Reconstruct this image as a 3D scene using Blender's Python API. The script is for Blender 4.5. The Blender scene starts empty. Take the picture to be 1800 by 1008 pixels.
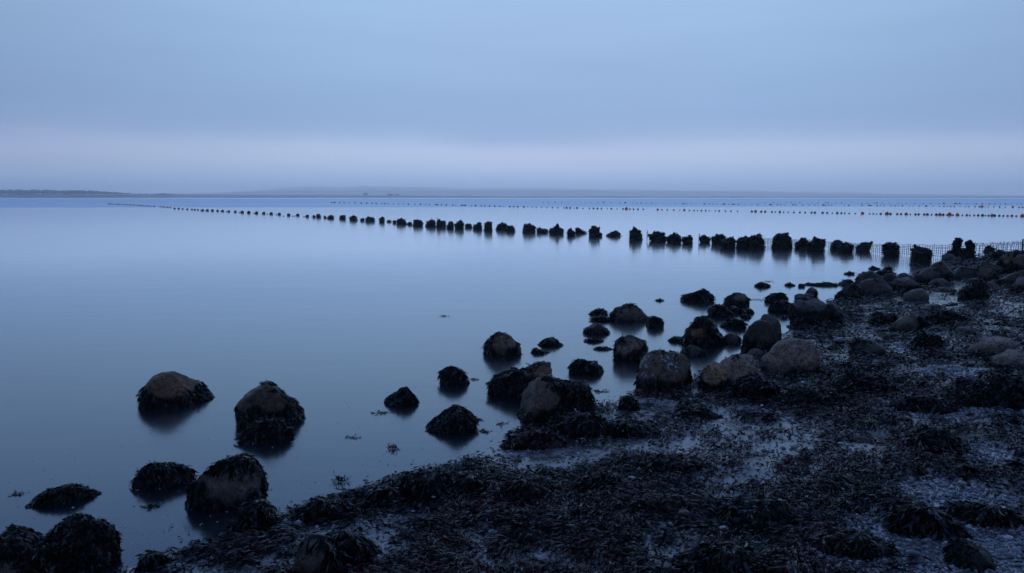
import bpy, bmesh, math, random
import numpy as np
from math import radians, tan, atan, sin, cos, pi, sqrt

sc = bpy.context.scene
COL = sc.collection
rng = np.random.default_rng(7)
random.seed(7)

# ------------------------------------------------------------------ camera
CAM_H = 1.70
FPX = 1400.0                       # focal length in photo pixels (1800 wide)
PITCH = atan(157.5 / FPX)
cam_d = bpy.data.cameras.new('camera')
cam = bpy.data.objects.new('camera', cam_d)
COL.objects.link(cam)
cam_d.sensor_width = 36.0
cam_d.lens = 36.0 * FPX / 1800.0
cam_d.clip_start = 0.05
cam_d.clip_end = 30000.0
cam.location = (0, 0, CAM_H)
cam.rotation_euler = (pi / 2 - PITCH, 0, 0)
sc.camera = cam

# ------------------------------------------------------------------ world
SUN_EL, SUN_ROT = radians(62.0), radians(8.0)      # soft light through the overcast


def lin(c):
    out = []
    for x in c[:3]:
        x = x / 255.0
        out.append(x / 12.92 if x <= 0.04045 else ((x + 0.055) / 1.055) ** 2.4)
    return (*out, 1.0)


world = bpy.data.worlds.new('World')
sc.world = world
world.use_nodes = True
nt = world.node_tree
nt.nodes.clear()
N = nt.nodes.new
L = nt.links.new


def wmath(op, a, b=None):
    n = N('ShaderNodeMath')
    n.operation = op
    for i, x in enumerate((a, b)):
        if x is None:
            continue
        if isinstance(x, (int, float)):
            n.inputs[i].default_value = x
        else:
            L(x, n.inputs[i])
    return n.outputs[0]


tc = N('ShaderNodeTexCoord')
sep = N('ShaderNodeSeparateXYZ')
L(tc.outputs['Generated'], sep.inputs[0])
el = wmath('ARCSINE', wmath('MINIMUM', wmath('MAXIMUM', sep.outputs['Z'], 0.0), 1.0))
# faint drifting streaks in the cloud layer
mp = N('ShaderNodeMapping')
mp.inputs['Scale'].default_value = (1.5, 1.5, 9.0)
L(tc.outputs['Generated'], mp.inputs[0])
nz = N('ShaderNodeTexNoise')
nz.inputs['Scale'].default_value = 2.2
nz.inputs['Detail'].default_value = 3.0
L(mp.outputs[0], nz.inputs['Vector'])
wob = wmath('MULTIPLY', wmath('SUBTRACT', nz.outputs['Fac'], 0.5), 0.030)
el2 = wmath('MAXIMUM', wmath('ADD', el, wmath('MULTIPLY', wob, wmath('MINIMUM', wmath('MULTIPLY', el, 12.0), 1.0))), 0.0)
pos = wmath('POWER', wmath('DIVIDE', el2, pi / 2), 0.5)
ramp = N('ShaderNodeValToRGB')
L(pos, ramp.inputs[0])
stops = [(0.0, (206, 224, 255)), (0.7, (205, 222, 255)), (1.7, (208, 222, 252)), (2.6, (213, 225, 252)), (3.3, (207, 221, 251)),
         (4.3, (167, 190, 230)), (5.8, (153, 182, 224)), (9.7, (160, 191, 229)), (13.4, (169, 199, 235)),
         (20, (158, 197, 250)), (32, (124, 172, 249)), (50, (94, 143, 230)), (90, (80, 123, 202))]
cr = ramp.color_ramp
cr.interpolation = 'B_SPLINE'
while len(cr.elements) < len(stops):
    cr.elements.new(0.5)
for e, (deg, c) in zip(cr.elements, stops):
    e.position = (deg / 90.0) ** 0.5
    e.color = lin(c)
# brighter towards the light, ahead of the camera
dotn = N('ShaderNodeVectorMath')
dotn.operation = 'DOT_PRODUCT'
L(tc.outputs['Generated'], dotn.inputs[0])
gd = np.array([0.06, 1.0, 0.20]); gd /= np.linalg.norm(gd)
dotn.inputs[1].default_value = gd
half = wmath('MULTIPLY', wmath('ADD', dotn.outputs['Value'], 1.0), 0.5)
mr = N('ShaderNodeValToRGB')
L(half, mr.inputs[0])
mr.color_ramp.interpolation = 'B_SPLINE'
gl_st = [(0.0, .50), (.5, .55), (.75, .62), (.90, .76), (.95, .88), (.985, 1.0), (1.0, 1.05)]
while len(mr.color_ramp.elements) < len(gl_st):
    mr.color_ramp.elements.new(.5)
for e, (p_, v_) in zip(mr.color_ramp.elements, gl_st):
    e.position = p_
    e.color = (v_ * .97, v_, v_ ** .85, 1)
mul = N('ShaderNodeMix')
mul.data_type = 'RGBA'
mul.blend_type = 'MULTIPLY'
mul.inputs[0].default_value = 1.0
L(ramp.outputs[0], mul.inputs[6])
L(mr.outputs[0], mul.inputs[7])
sky = N('ShaderNodeTexSky')
sky.sky_type = 'NISHITA'
sky.sun_disc = False
sky.sun_elevation = SUN_EL
sky.sun_rotation = SUN_ROT
bg_sky = N('ShaderNodeBackground')
bg_sky.inputs['Strength'].default_value = 0.05
L(sky.outputs[0], bg_sky.inputs[0])
bg_cloud = N('ShaderNodeBackground')
bg_cloud.inputs['Strength'].default_value = 1.0
L(mul.outputs[2], bg_cloud.inputs[0])
nz2 = N('ShaderNodeTexNoise')
mp2 = N('ShaderNodeMapping')
mp2.inputs['Scale'].default_value = (2.0, 2.0, 24.0)
mp2.inputs['Rotation'].default_value = (0.0, 0.03, 0.0)
L(tc.outputs['Generated'], mp2.inputs[0]); L(mp2.outputs[0], nz2.inputs['Vector'])
nz2.inputs['Scale'].default_value = 1.6; nz2.inputs['Detail'].default_value = 4.0
L(wmath('ADD', 0.94, wmath('MULTIPLY', nz2.outputs['Fac'], 0.12)), bg_cloud.inputs['Strength'])
mixw = N('ShaderNodeMixShader')
mixw.inputs[0].default_value = 0.96              # the cloud sheet covers nearly all of the clear sky
L(bg_sky.outputs[0], mixw.inputs[1])
L(bg_cloud.outputs[0], mixw.inputs[2])
out = N('ShaderNodeOutputWorld')
L(mixw.outputs[0], out.inputs['Surface'])

# ------------------------------------------------------------------ sun (very weak, spread by the cloud)
sd = bpy.data.lights.new('sun', 'SUN')
sd.energy = 0.10
sd.angle = radians(40)
sd.color = (1.0, 0.93, 0.86)
sun = bpy.data.objects.new('sun', sd)
COL.objects.link(sun)
sun.rotation_euler = (radians(90) - SUN_EL, 0, pi - SUN_ROT)

sc.view_settings.view_transform = 'Standard'
sc.view_settings.look = 'None'
sc.view_settings.exposure = 0.0
sc.view_settings.gamma = 1.0
sc.view_settings.use_curve_mapping = False
sc.render.engine = 'CYCLES'
sc.cycles.use_denoising = True
sc.cycles.max_bounces = 6
sc.cycles.diffuse_bounces = 2
sc.cycles.glossy_bounces = 3
sc.cycles.transparent_max_bounces = 16
sc.cycles.volume_bounces = 2
sc.cycles.caustics_reflective = False
sc.cycles.caustics_refractive = False


# ------------------------------------------------------------------ noise
def _hash(ix, iy, iz, seed):
    h = (ix.astype(np.int64) * 374761393 + iy.astype(np.int64) * 668265263 + iz.astype(np.int64) * 2147483647 + seed * 974711) & 0xFFFFFFFF
    h = ((h ^ (h >> 13)) * 1274126177) & 0xFFFFFFFF
    h = ((h ^ (h >> 16)) * 2246822519) & 0xFFFFFFFF
    return ((h ^ (h >> 15)) & 0xFFFFFF) / float(0xFFFFFF) * 2 - 1


def vnoise(P, seed=0):
    P = np.asarray(P, float)
    i = np.floor(P).astype(np.int64)
    f = P - i
    f = f * f * (3 - 2 * f)
    r = 0
    for dx in (0, 1):
        for dy in (0, 1):
            for dz in (0, 1):
                w = (f[:, 0] if dx else 1 - f[:, 0]) * (f[:, 1] if dy else 1 - f[:, 1]) * (f[:, 2] if dz else 1 - f[:, 2])
                r = r + w * _hash(i[:, 0] + dx, i[:, 1] + dy, i[:, 2] + dz, seed)
    return r


def fbm(P, octv=3, seed=0):
    P = np.asarray(P, float)
    r, a = 0, 1.0
    for k in range(octv):
        r = r + a * vnoise(P, seed + k * 17)
        P = P * 2.03 + 11.3
        a *= 0.5
    return r


def fbm2(X, Y, s, octv=3, seed=0):
    return fbm(np.stack([np.ravel(X) / s, np.ravel(Y) / s, np.zeros(np.size(X)) + 0.37], 1), octv, seed).reshape(np.shape(X))


# ------------------------------------------------------------------ picture rays <-> places
CP, SP = cos(PITCH), sin(PITCH)


def ray(u, v):
    a, b = (u - 900.0) / FPX, (504.0 - v) / FPX
    return np.array([a, CP + b * SP, -SP + b * CP])


def at(u, v, z=0.0):
    d = ray(u, v)
    t = (z - CAM_H) / d[2]
    return np.array([d[0] * t, d[1] * t, z])


def at_dist(u, v, y):
    d = ray(u, v)
    t = y / d[1]
    return np.array([0, 0, CAM_H]) + d * t


SHORE = [at(u, v)[:2] for u, v in ((215, 1008), (300, 978), (400, 948), (500, 912), (560, 885), (650, 862), (700, 842), (790, 817),
                                   (885, 790), (905, 762), (1040, 715), (1085, 706), (1112, 697), (1200, 672), (1300, 630), (1392, 580), (1420, 560),
                                   (1470, 527), (1578, 497), (1664, 468), (1712, 456), (1760, 447), (1800, 441))]
SHORE = np.array([(-60.0, -60.0), (-14.0, -8.0), (-4.0, 1.4)] + [tuple(p) for p in SHORE] + [(24.0, 31.0), (60.0, 60.0), (400.0, 300.0), (4300., 900.)])


def shore_d(X, Y):
    """signed distance to the water's edge, positive on land"""
    sh = np.shape(X)
    P = np.stack([np.ravel(X), np.ravel(Y)], 1)
    best = np.full(len(P), 1e18)
    sg = np.zeros(len(P))
    for A, B in zip(SHORE[:-1], SHORE[1:]):
        d = B - A
        t = np.clip(((P - A) @ d) / (d @ d), 0, 1)
        q = P - (A + t[:, None] * d)
        dd = (q * q).sum(1)
        c = d[0] * (P[:, 1] - A[1]) - d[1] * (P[:, 0] - A[0])
        m = dd < best - 1e-12
        best[m] = dd[m]
        sg[m] = np.where(c[m] < 0, 1, -1)
    return (np.sqrt(best) * sg).reshape(sh)


def terrain(X, Y, fine=True):
    X, Y = np.asarray(X, float), np.asarray(Y, float)
    d = shore_d(X, Y)
    d = d + 0.10 * fbm2(X, Y, 0.55, 2, 3)
    land = 0.045 * d + 0.0085 * np.minimum(d, 9) ** 2
    land = np.where(d > 9, 0.045 * 9 + 0.0085 * 81 + (np.minimum(d, 60) - 9) * 0.05, land)
    sea = np.maximum(0.075 * d, -1.9) + np.where(d < -25, -0.1, 0)
    h = np.where(d > 0, land, sea)
    if fine:
        h = h + 0.012 * fbm2(X, Y, 0.22, 3, 5) * np.clip(d * 3 + 0.4, 0, 1)
    return h


def ground(u, v):
    z = 0.0
    for _ in range(14):
        p = at(u, v, z)
        z = 0.5 * z + 0.5 * max(float(terrain(p[:1], p[1:2])[0]), 0.0)
    p = at(u, v, z)
    return p


# patches given by where they lie on the beach: centre and half sizes
def patch(u, v, ru, rv):
    c = ground(u, v)
    a, b = ground(u, v + rv), ground(u, v - rv)
    r_d = 0.5 * np.linalg.norm(b[:2] - a[:2])
    r_l = ru / FPX * np.linalg.norm(c - [0, 0, CAM_H])
    f = c[:2] / np.linalg.norm(c[:2])
    return c[:2], f, r_l * 1.02, r_d * 1.06


MUD = [patch(*p) for p in ((1400, 770, 130, 32), (1340, 745, 80, 20), (1240, 735, 60, 12), (1130, 722, 60, 15), (1180, 785, 120, 13),
                           (960, 803, 110, 22), (1050, 778, 60, 10), (560, 960, 120, 36), (440, 990, 160, 30), (470, 968, 110, 24), (610, 985, 90, 24), (700, 912, 60, 12), (690, 945, 45, 10),
                           (910, 960, 60, 34), (1000, 990, 90, 12), (1120, 925, 90, 10), (1180, 972, 60, 15), (1290, 842, 50, 12),
                           (860, 985, 50, 22), (1290, 880, 40, 10), (1545, 612, 45, 9), (1520, 585, 34, 8), (1640, 530, 46, 9),
                           (1700, 505, 30, 6), (1620, 505, 14, 4), (1090, 745, 30, 8))]
SHINGLE = [patch(*p) for p in ((1770, 965, 190, 70), (1700, 880, 90, 28), (1755, 715, 50, 18), (1640, 732, 46, 10), (1740, 802, 60, 16),
                               (1500, 985, 70, 20), (1690, 660, 40, 9), (1780, 690, 40, 20))]


def patch_mask(ps, X, Y):
    m = np.zeros(np.shape(X))
    nzv = 0.55 * fbm2(X, Y, 0.28, 3, 9)
    for c, f, rl, rd in ps:
        dx, dy = X - c[0], Y - c[1]
        a = dx * f[1] - dy * f[0]
        b = dx * f[0] + dy * f[1]
        q = np.sqrt((a / rl) ** 2 + (b / rd) ** 2)
        m = np.maximum(m, np.clip((1.35 - q - nzv * 0.8) * 1.6, 0, 1))
    return m


# ------------------------------------------------------------------ mesh helpers
def mesh_np(name, V, F, col=None, attr=None, smooth=False):
    V = np.asarray(V, np.float32)
    F = np.asarray(F, np.int32)
    k = F.shape[1]
    me = bpy.data.meshes.new(name)
    me.vertices.add(len(V))
    me.vertices.foreach_set('co', V.ravel())
    me.loops.add(F.size)
    me.loops.foreach_set('vertex_index', F.ravel())
    me.polygons.add(len(F))
    me.polygons.foreach_set('loop_start', np.arange(0, F.size, k, dtype=np.int32))
    me.polygons.foreach_set('loop_total', np.full(len(F), k, np.int32))
    me.polygons.foreach_set('use_smooth', np.full(len(F), smooth, bool))
    me.update(calc_edges=True)
    if col is not None:
        a = me.color_attributes.new('Col', 'FLOAT_COLOR', 'POINT')
        a.data.foreach_set('color', (np.concatenate([col, np.ones((len(col), 1)) * .1], 1) if col.shape[1] == 3 else col).astype(np.float32).ravel())
    for key, val in (attr or {}).items():
        a = me.attributes.new(key, 'FLOAT', 'POINT')
        a.data.foreach_set('value', np.asarray(val, np.float32))
    return me


def link(name, me, mat, parent=None, loc=None, rot=None):
    o = bpy.data.objects.new(name, me)
    COL.objects.link(o)
    if mat is not None and me is not None and not me.materials:
        me.materials.append(mat)
    if parent is not None:
        o.parent = parent
    if loc is not None:
        o.location = loc
    if rot is not None:
        o.rotation_euler = rot
    return o


def tag(o, label=None, cat=None, group=None, kind=None):
    if label: o['label'] = label
    if cat: o['category'] = cat
    if group: o['group'] = group
    if kind: o['kind'] = kind
    return o


_ico = {}


def ico(n):
    if n not in _ico:
        bm = bmesh.new()
        bmesh.ops.create_icosphere(bm, subdivisions=n, radius=1.0)
        V = np.array([v.co[:] for v in bm.verts])
        F = np.array([[v.index for v in f.verts] for f in bm.faces])
        bm.free()
        _ico[n] = (V, F)
    return _ico[n]


# ------------------------------------------------------------------ materials
class NT:
    def __init__(s, name):
        s.m = bpy.data.materials.new(name)
        s.m.use_nodes = True
        s.t = s.m.node_tree
        s.t.nodes.clear()
        s.out = s.n('ShaderNodeOutputMaterial')

    def n(s, t, **kw):
        x = s.t.nodes.new(t)
        for k, v in kw.items():
            setattr(x, k, v)
        return x

    def l(s, a, b):
        s.t.links.new(a, b)

    def set(s, sock, v):
        if hasattr(v, 'is_output'):
            s.l(v, sock)
        else:
            sock.default_value = v

    def math(s, op, a, b=0.0, clamp=False):
        x = s.n('ShaderNodeMath', operation=op, use_clamp=clamp)
        s.set(x.inputs[0], a); s.set(x.inputs[1], b)
        return x.outputs[0]

    def mix(s, f, a, b, blend='MIX'):
        x = s.n('ShaderNodeMix', data_type='RGBA', blend_type=blend)
        s.set(x.inputs[0], f); s.set(x.inputs[6], a); s.set(x.inputs[7], b)
        return x.outputs[2]

    def noise(s, vec, scale, detail=4, rough=0.55):
        x = s.n('ShaderNodeTexNoise')
        s.l(vec, x.inputs['Vector'])
        x.inputs['Scale'].default_value = scale
        x.inputs['Detail'].default_value = detail
        x.inputs['Roughness'].default_value = rough
        return x.outputs['Fac']

    def rng(s, v, a, b, c=0.0, d=1.0, smooth=True):
        x = s.n('ShaderNodeMapRange', interpolation_type='SMOOTHSTEP' if smooth else 'LINEAR')
        s.set(x.inputs[0], v)
        for i, y in enumerate((a, b, c, d)):
            s.set(x.inputs[i + 1], y)
        return x.outputs[0]

    def coord(s, which='Object'):
        return s.n('ShaderNodeTexCoord').outputs[which]

    def attr(s, name):
        x = s.n('ShaderNodeAttribute', attribute_name=name)
        return x

    def bump(s, h, strength=0.5, dist=0.01, nrm=None):
        x = s.n('ShaderNodeBump')
        x.inputs['Strength'].default_value = strength
        x.inputs['Distance'].default_value = dist
        s.l(h, x.inputs['Height'])
        if nrm is not None:
            s.l(nrm, x.inputs['Normal'])
        return x.outputs[0]

    def principled(s, color, rough, spec=0.4, nrm=None):
        p = s.n('ShaderNodeBsdfPrincipled')
        s.set(p.inputs['Base Color'], color)
        s.set(p.inputs['Roughness'], rough)
        s.set(p.inputs['Specular IOR Level'], spec)
        if nrm is not None:
            s.l(nrm, p.inputs['Normal'])
        s.l(p.outputs[0], s.out.inputs['Surface'])
        return p


def stone_mat(name, c1, c2, c3, rough=0.62, barnacle=0.0):
    g_ = 1.5 if 'pale' in name else 1.15
    c1, c2, c3 = [(c[0] * g_ * 1.12, c[1] * g_ * .96, c[2] * g_ * .76) for c in (c1, c2, c3)]
    k = NT(name)
    oi = k.n('ShaderNodeObjectInfo')
    co = k.coord('Object')
    off = k.n('ShaderNodeVectorMath', operation='ADD')
    sc3 = k.n('ShaderNodeVectorMath', operation='SCALE')
    sc3.inputs[0].default_value = (37., 53., 71.)
    k.l(oi.outputs['Random'], sc3.inputs['Scale'])
    k.l(co, off.inputs[0]); k.l(sc3.outputs[0], off.inputs[1])
    v = off.outputs[0]
    n1 = k.noise(v, 5.5, 6, 0.62)
    n2 = k.noise(v, 26, 5, 0.7)
    n3 = k.noise(v, 120, 3, 0.6)
    c = k.mix(k.rng(n1, 0.35, 0.65), (*c1, 1), (*c2, 1))
    c = k.mix(k.rng(n2, 0.47, 0.60), c, (*c3, 1))
    c = k.mix(k.rng(n3, 0.50, 0.66, 0.0, 0.7), c, (c3[0] * .5, c3[1] * .5, c3[2] * .5, 1))
    c = k.mix(k.rng(k.noise(v, 2.6, 3), 0.5, 0.64, 0.0, 0.55), c, (0.030, 0.030, 0.022, 1))
    # pits and hairline cracks
    pits = k.n('ShaderNodeTexVoronoi', feature='F1')
    k.l(v, pits.inputs['Vector']); pits.inputs['Scale'].default_value = 34
    pit = k.rng(pits.outputs['Distance'], 0.14, 0.36)
    warp = k.n('ShaderNodeVectorMath', operation='MULTIPLY_ADD')
    nc = k.n('ShaderNodeTexNoise'); k.l(v, nc.inputs['Vector']); nc.inputs['Scale'].default_value = 6
    k.l(nc.outputs['Color'], warp.inputs[0]); warp.inputs[1].default_value = (.25, .25, .25); k.l(v, warp.inputs[2])
    ck = k.n('ShaderNodeTexVoronoi', feature='DISTANCE_TO_EDGE')
    k.l(warp.outputs[0], ck.inputs['Vector']); ck.inputs['Scale'].default_value = 3.2
    crack = k.rng(ck.outputs['Distance'], 0.0, 0.035)
    c = k.mix(k.math('MULTIPLY', k.math('MULTIPLY', k.math('SUBTRACT', 1.0, crack), k.rng(n1, .48, .62)), 0.45), c, (0.02, 0.018, 0.016, 1))
    pg = k.rng(k.noise(v, 9.0, 3), 0.42, 0.55)
    c = k.mix(k.math('MULTIPLY', k.math('MULTIPLY', k.math('SUBTRACT', 1.0, pit), pg), 0.8), c, (0.016, 0.015, 0.013, 1))
    if barnacle:
        bv = k.n('ShaderNodeTexVoronoi', feature='F1')
        k.l(v, bv.inputs['Vector']); bv.inputs['Scale'].default_value = 32
        spot = k.rng(bv.outputs['Distance'], 0.42, 0.30)
        gate = k.rng(k.noise(v, 6.0, 3), 0.62 - 0.16 * barnacle, 0.70 - 0.16 * barnacle)
        c = k.mix(k.math('MULTIPLY', spot, gate), c, (0.36, 0.38, 0.40, 1))
    else:
        # thin scatter of pale specks
        bv = k.n('ShaderNodeTexVoronoi', feature='F1')
        k.l(v, bv.inputs['Vector']); bv.inputs['Scale'].default_value = 55
        spot = k.rng(bv.outputs['Distance'], 0.20, 0.10)
        gate = k.rng(k.noise(v, 5.0, 3), 0.55, 0.65)
        c = k.mix(k.math('MULTIPLY', spot, gate), c, (0.24, 0.24, 0.24, 1))
    tone = k.math('ADD', 0.72, k.math('MULTIPLY', k.math('FRACT', k.math('MULTIPLY', oi.outputs['Random'], 7.31)), 0.6))
    hs = k.n('ShaderNodeHueSaturation'); k.l(c, hs.inputs['Color']); k.l(tone, hs.inputs['Value'])
    k.l(k.math('ADD', 0.70, k.math('MULTIPLY', k.math('FRACT', k.math('MULTIPLY', oi.outputs['Random'], 13.7)), 0.5)), hs.inputs['Saturation'])
    c = hs.outputs[0]
    # wet up to the last tide line
    sz_ = k.n('ShaderNodeSeparateXYZ'); k.l(co, sz_.inputs[0])
    wet = k.rng(k.math('ADD', sz_.outputs['Z'], k.math('MULTIPLY', n1, 0.10)), 0.10, 0.17, 1.0, 0.0)
    c = k.mix(k.math('MULTIPLY', wet, 0.55), c, (0.012, 0.012, 0.012, 1))
    wd = k.attr('weed').outputs['Fac']
    c = k.mix(wd, c, (0.008, 0.009, 0.006, 1))
    hgt = k.math('ADD', k.math('ADD', k.math('MULTIPLY', n2, 0.9), k.math('MULTIPLY', n3, 0.35)),
                 k.math('ADD', k.math('MULTIPLY', pit, 0.25), k.math('MULTIPLY', k.math('MULTIPLY', k.math('SUBTRACT', 1.0, crack), k.rng(n1, .48, .62)), -0.4)))
    nb = k.bump(hgt, 1.0, 0.030)
    r = k.rng(wd, 0, 1, rough, 0.5, False)
    k.principled(c, r, 0.35, nb)
    return k.m


BROWN = stone_mat('brown_stone', (0.15, 0.092, 0.060), (0.235, 0.148, 0.10), (0.075, 0.050, 0.036))
GREY = stone_mat('grey_stone', (0.105, 0.088, 0.078), (0.165, 0.138, 0.122), (0.058, 0.05, 0.046), rough=0.5)
PALE = stone_mat('pale_stone', (0.21, 0.145, 0.102), (0.31, 0.22, 0.16), (0.11, 0.078, 0.058), rough=0.7)
BARN = stone_mat('barnacled_stone', (0.12, 0.085, 0.062), (0.20, 0.145, 0.108), (0.066, 0.05, 0.04), barnacle=1.0)
PALEB = stone_mat('pale_barnacled_stone', (0.21, 0.148, 0.105), (0.31, 0.22, 0.16), (0.11, 0.078, 0.058), rough=0.7, barnacle=0.55)
DARK = stone_mat('dark_wet_stone', (0.060, 0.052, 0.047), (0.10, 0.085, 0.075), (0.028, 0.026, 0.024), rough=0.42)
STUMP = stone_mat('black_mussel_crust', (0.006, 0.006, 0.007), (0.010, 0.009, 0.010), (0.004, 0.004, 0.005), rough=0.6)
MATS = dict(b=BROWN, g=GREY, p=PALE, n=BARN, q=PALEB, d=DARK, s=STUMP)

k = NT('wet_seaweed')
ca = k.attr('Col')
k.principled(ca.outputs['Color'], 0.27, k.math('ADD', 0.05, k.math('MULTIPLY', ca.outputs['Alpha'], 0.55)))
WEED = k.m
k = NT('beach_pebbles')
co = k.coord('Object')
k.principled(k.mix(k.math('MULTIPLY', k.noise(co, 90, 3), .6), k.attr('Col').outputs['Color'], (0.03, 0.03, 0.03, 1), 'MIX'), 0.24, 0.5)
PEB = k.m

# wet mud and sand
k = NT('wet_beach_mud')
co = k.coord('Object')
wd = k.attr('weed').outputs['Fac']
gv = k.attr('gravel').outputs['Fac']
n1 = k.noise(co, 3.0, 6, 0.6)
n2 = k.noise(co, 22.0, 6, 0.68)
n3 = k.noise(co, 110.0, 4, 0.65)
c = k.mix(k.rng(n1, 0.35, 0.65), (0.055, 0.051, 0.05, 1), (0.10, 0.093, 0.09, 1))
c = k.mix(k.rng(n3, 0.52, 0.66), c, (0.03, 0.026, 0.026, 1))
c = k.mix(gv, c, (0.11, 0.10, 0.105, 1))
c = k.mix(k.math('MULTIPLY', wd, 0.9), c, (0.012, 0.011, 0.009, 1))
wet = k.rng(k.math('ADD', k.math('MULTIPLY', n2, 0.6), k.math('MULTIPLY', n1, 0.4)), 0.46, 0.66, 0.07, 0.34)
hh = k.math('ADD', k.math('MULTIPLY', n2, 0.8), k.math('MULTIPLY', n3, 0.35))
mz = k.n('ShaderNodeSeparateXYZ'); k.l(co, mz.inputs[0])
edge = k.rng(mz.outputs['Z'], 0.012, 0.045, 0.25, 1.0)          # the film of water left at the edge
wet = k.math('MULTIPLY', wet, edge)
k.principled(c, wet, k.rng(wd, 0, 1, 0.95, 0.3, False), k.bump(hh, 0.28, 0.015))
MUDM = k.m

# sea water: surface reflection over a clear-ish, slightly milky body
k = NT('calm_sea_water')
co = k.coord('Object')
geo = k.n('ShaderNodeSeparateXYZ'); k.l(co, geo.inputs[0])
mpw = k.n('ShaderNodeMapping'); k.l(co, mpw.inputs[0])
mpw.inputs['Scale'].default_value = (0.35, 1.0, 1.0)
nA = k.noise(mpw.outputs[0], 1.3, 3, 0.5)
nB = k.noise(mpw.outputs[0], 6.0, 3, 0.55)
# wind-ruffled water lies off shore in long patches
mpf = k.n('ShaderNodeMapping'); k.l(co, mpf.inputs[0])
mpf.inputs['Scale'].default_value = (0.0012, 0.006, 1.0)
nF = k.noise(mpf.outputs[0], 1.0, 4, 0.5)
ysh = k.math('ADD', geo.outputs['Y'], k.math('MULTIPLY', k.math('SUBTRACT', nF, 0.5), 90.0))
ysh = k.math('ADD', ysh, k.math('MULTIPLY', geo.outputs['X'], -0.13))
ruf = k.math('MULTIPLY', k.rng(ysh, 118.0, 150.0), k.rng(geo.outputs['Y'], 860.0, 740.0))
patchy = k.rng(k.noise(mpf.outputs[0], 2.3, 3), 0.40, 0.58, 0.75, 1.0)
ruf = k.math('MULTIPLY', ruf, patchy)
rough = k.math('ADD', k.math('ADD', k.rng(geo.outputs['Y'], 7.0, 17.0, 0.135, 0.085), k.math('MULTIPLY', nA, 0.05)), k.math('MULTIPLY', ruf, 0.38))
nb = k.bump(k.math('ADD', k.math('MULTIPLY', nA, 0.8), k.math('MULTIPLY', nB, 0.2)), 0.06, 0.06)
fr = k.n('ShaderNodeFresnel'); fr.inputs['IOR'].default_value = 1.42
k.l(nb, fr.inputs['Normal'])
gl = k.n('ShaderNodeBsdfGlossy', distribution='MULTI_GGX')
gl.inputs['Color'].default_value = (0.89, 0.955, 1.0, 1)
k.l(rough, gl.inputs['Roughness']); k.l(nb, gl.inputs['Normal'])
tr = k.n('ShaderNodeBsdfTransparent'); tr.inputs['Color'].default_value = (0.66, 0.56, 0.42, 1)
df = k.n('ShaderNodeBsdfDiffuse'); df.inputs['Color'].default_value = (0.010, 0.016, 0.022, 1)
mb = k.n('ShaderNodeMixShader'); mb.inputs[0].default_value = 0.55
k.l(tr.outputs[0], mb.inputs[1]); k.l(df.outputs[0], mb.inputs[2])
ms = k.n('ShaderNodeMixShader')
frr = k.math('MULTIPLY', k.math('MULTIPLY', fr.outputs[0], 1.45, True), k.math('SUBTRACT', 1.0, k.math('MULTIPLY', ruf, 0.22)))   # long swell lifts the mean reflectance
k.l(frr, ms.inputs[0]); k.l(mb.outputs[0], ms.inputs[1]); k.l(gl.outputs[0], ms.inputs[2])
k.l(ms.outputs[0], k.out.inputs['Surface'])
WATER = k.m


def plain(name, c, rough=0.7, spec=0.3, c2=None, scale=6.0):
    k = NT(name)
    col = (*c, 1)
    if c2 is not None:
        col = k.mix(k.rng(k.noise(k.coord('Object'), scale, 4), 0.38, 0.62), (*c, 1), (*c2, 1))
    k.principled(col, rough, spec)
    return k.m


# ------------------------------------------------------------------ ground sheet
def axis(lo, hi, step, far_lo, far_hi, g=1.22):
    a = list(np.arange(lo, hi + 1e-6, step))
    s, x = step, hi
    while x < far_hi:
        s *= g; x += s; a.append(min(x, far_hi))
    s, x = step, lo
    pre = []
    while x > far_lo:
        s *= g; x -= s; pre.append(max(x, far_lo))
    return np.array(pre[::-1] + a)


gx = axis(-3.0, 7.0, 0.03, -4250, 4250)
gy = axis(2.2, 12.0, 0.03, -60, 1700)
GX, GY = np.meshgrid(gx, gy)
GZ = terrain(GX, GY)
mud_m = patch_mask(MUD, GX, GY)
shg_m = patch_mask(SHINGLE, GX, GY)
SD = shore_d(GX, GY)


def weed_density(X, Y):
    d = shore_d(X, Y)
    m = patch_mask(MUD, X, Y)
    g = patch_mask(SHINGLE, X, Y)
    n = fbm2(X, Y, 0.45, 3, 21)
    w = np.clip(0.86 + 0.65 * n, 0.0, 1)
    m = np.clip(m * (1.0 - 0.85 * np.clip(fbm2(X, Y, 0.20, 4, 45) * 2.6 - .30, 0, 1)), 0, 1)
    w = w * (1 - 0.97 * np.clip(m * 1.8, 0, 1)) * (1 - 0.95 * np.clip(g * 1.7, 0, 1))
    w = w * np.clip((d + 0.02) / 0.10, 0, 1)
    return w


near = (GY < 40) & (GX < 40) & (GX > -10)
WD = np.zeros_like(GX)
WD[near] = weed_density(GX[near], GY[near])
WDs = np.clip((WD - 0.25) * 2.2, 0, 1)
# loose heaps under the thicker weed
GZ = GZ + np.where(near, WD * (0.018 + 0.030 * np.clip(fbm2(GX, GY, 0.30, 2, 33), 0, 1)), 0)
nx, ny = len(gx), len(gy)
idx = np.arange(nx * ny).reshape(ny, nx)
F = np.stack([idx[:-1, :-1], idx[:-1, 1:], idx[1:, 1:], idx[1:, :-1]], -1).reshape(-1, 4)
me = mesh_np('beach', np.stack([GX.ravel(), GY.ravel(), GZ.ravel()], 1), F,
             attr={'weed': WDs.ravel(), 'gravel': np.clip(shg_m, 0, 1).ravel()}, smooth=True)
tag(link('beach', me, MUDM), kind='structure')


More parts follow.
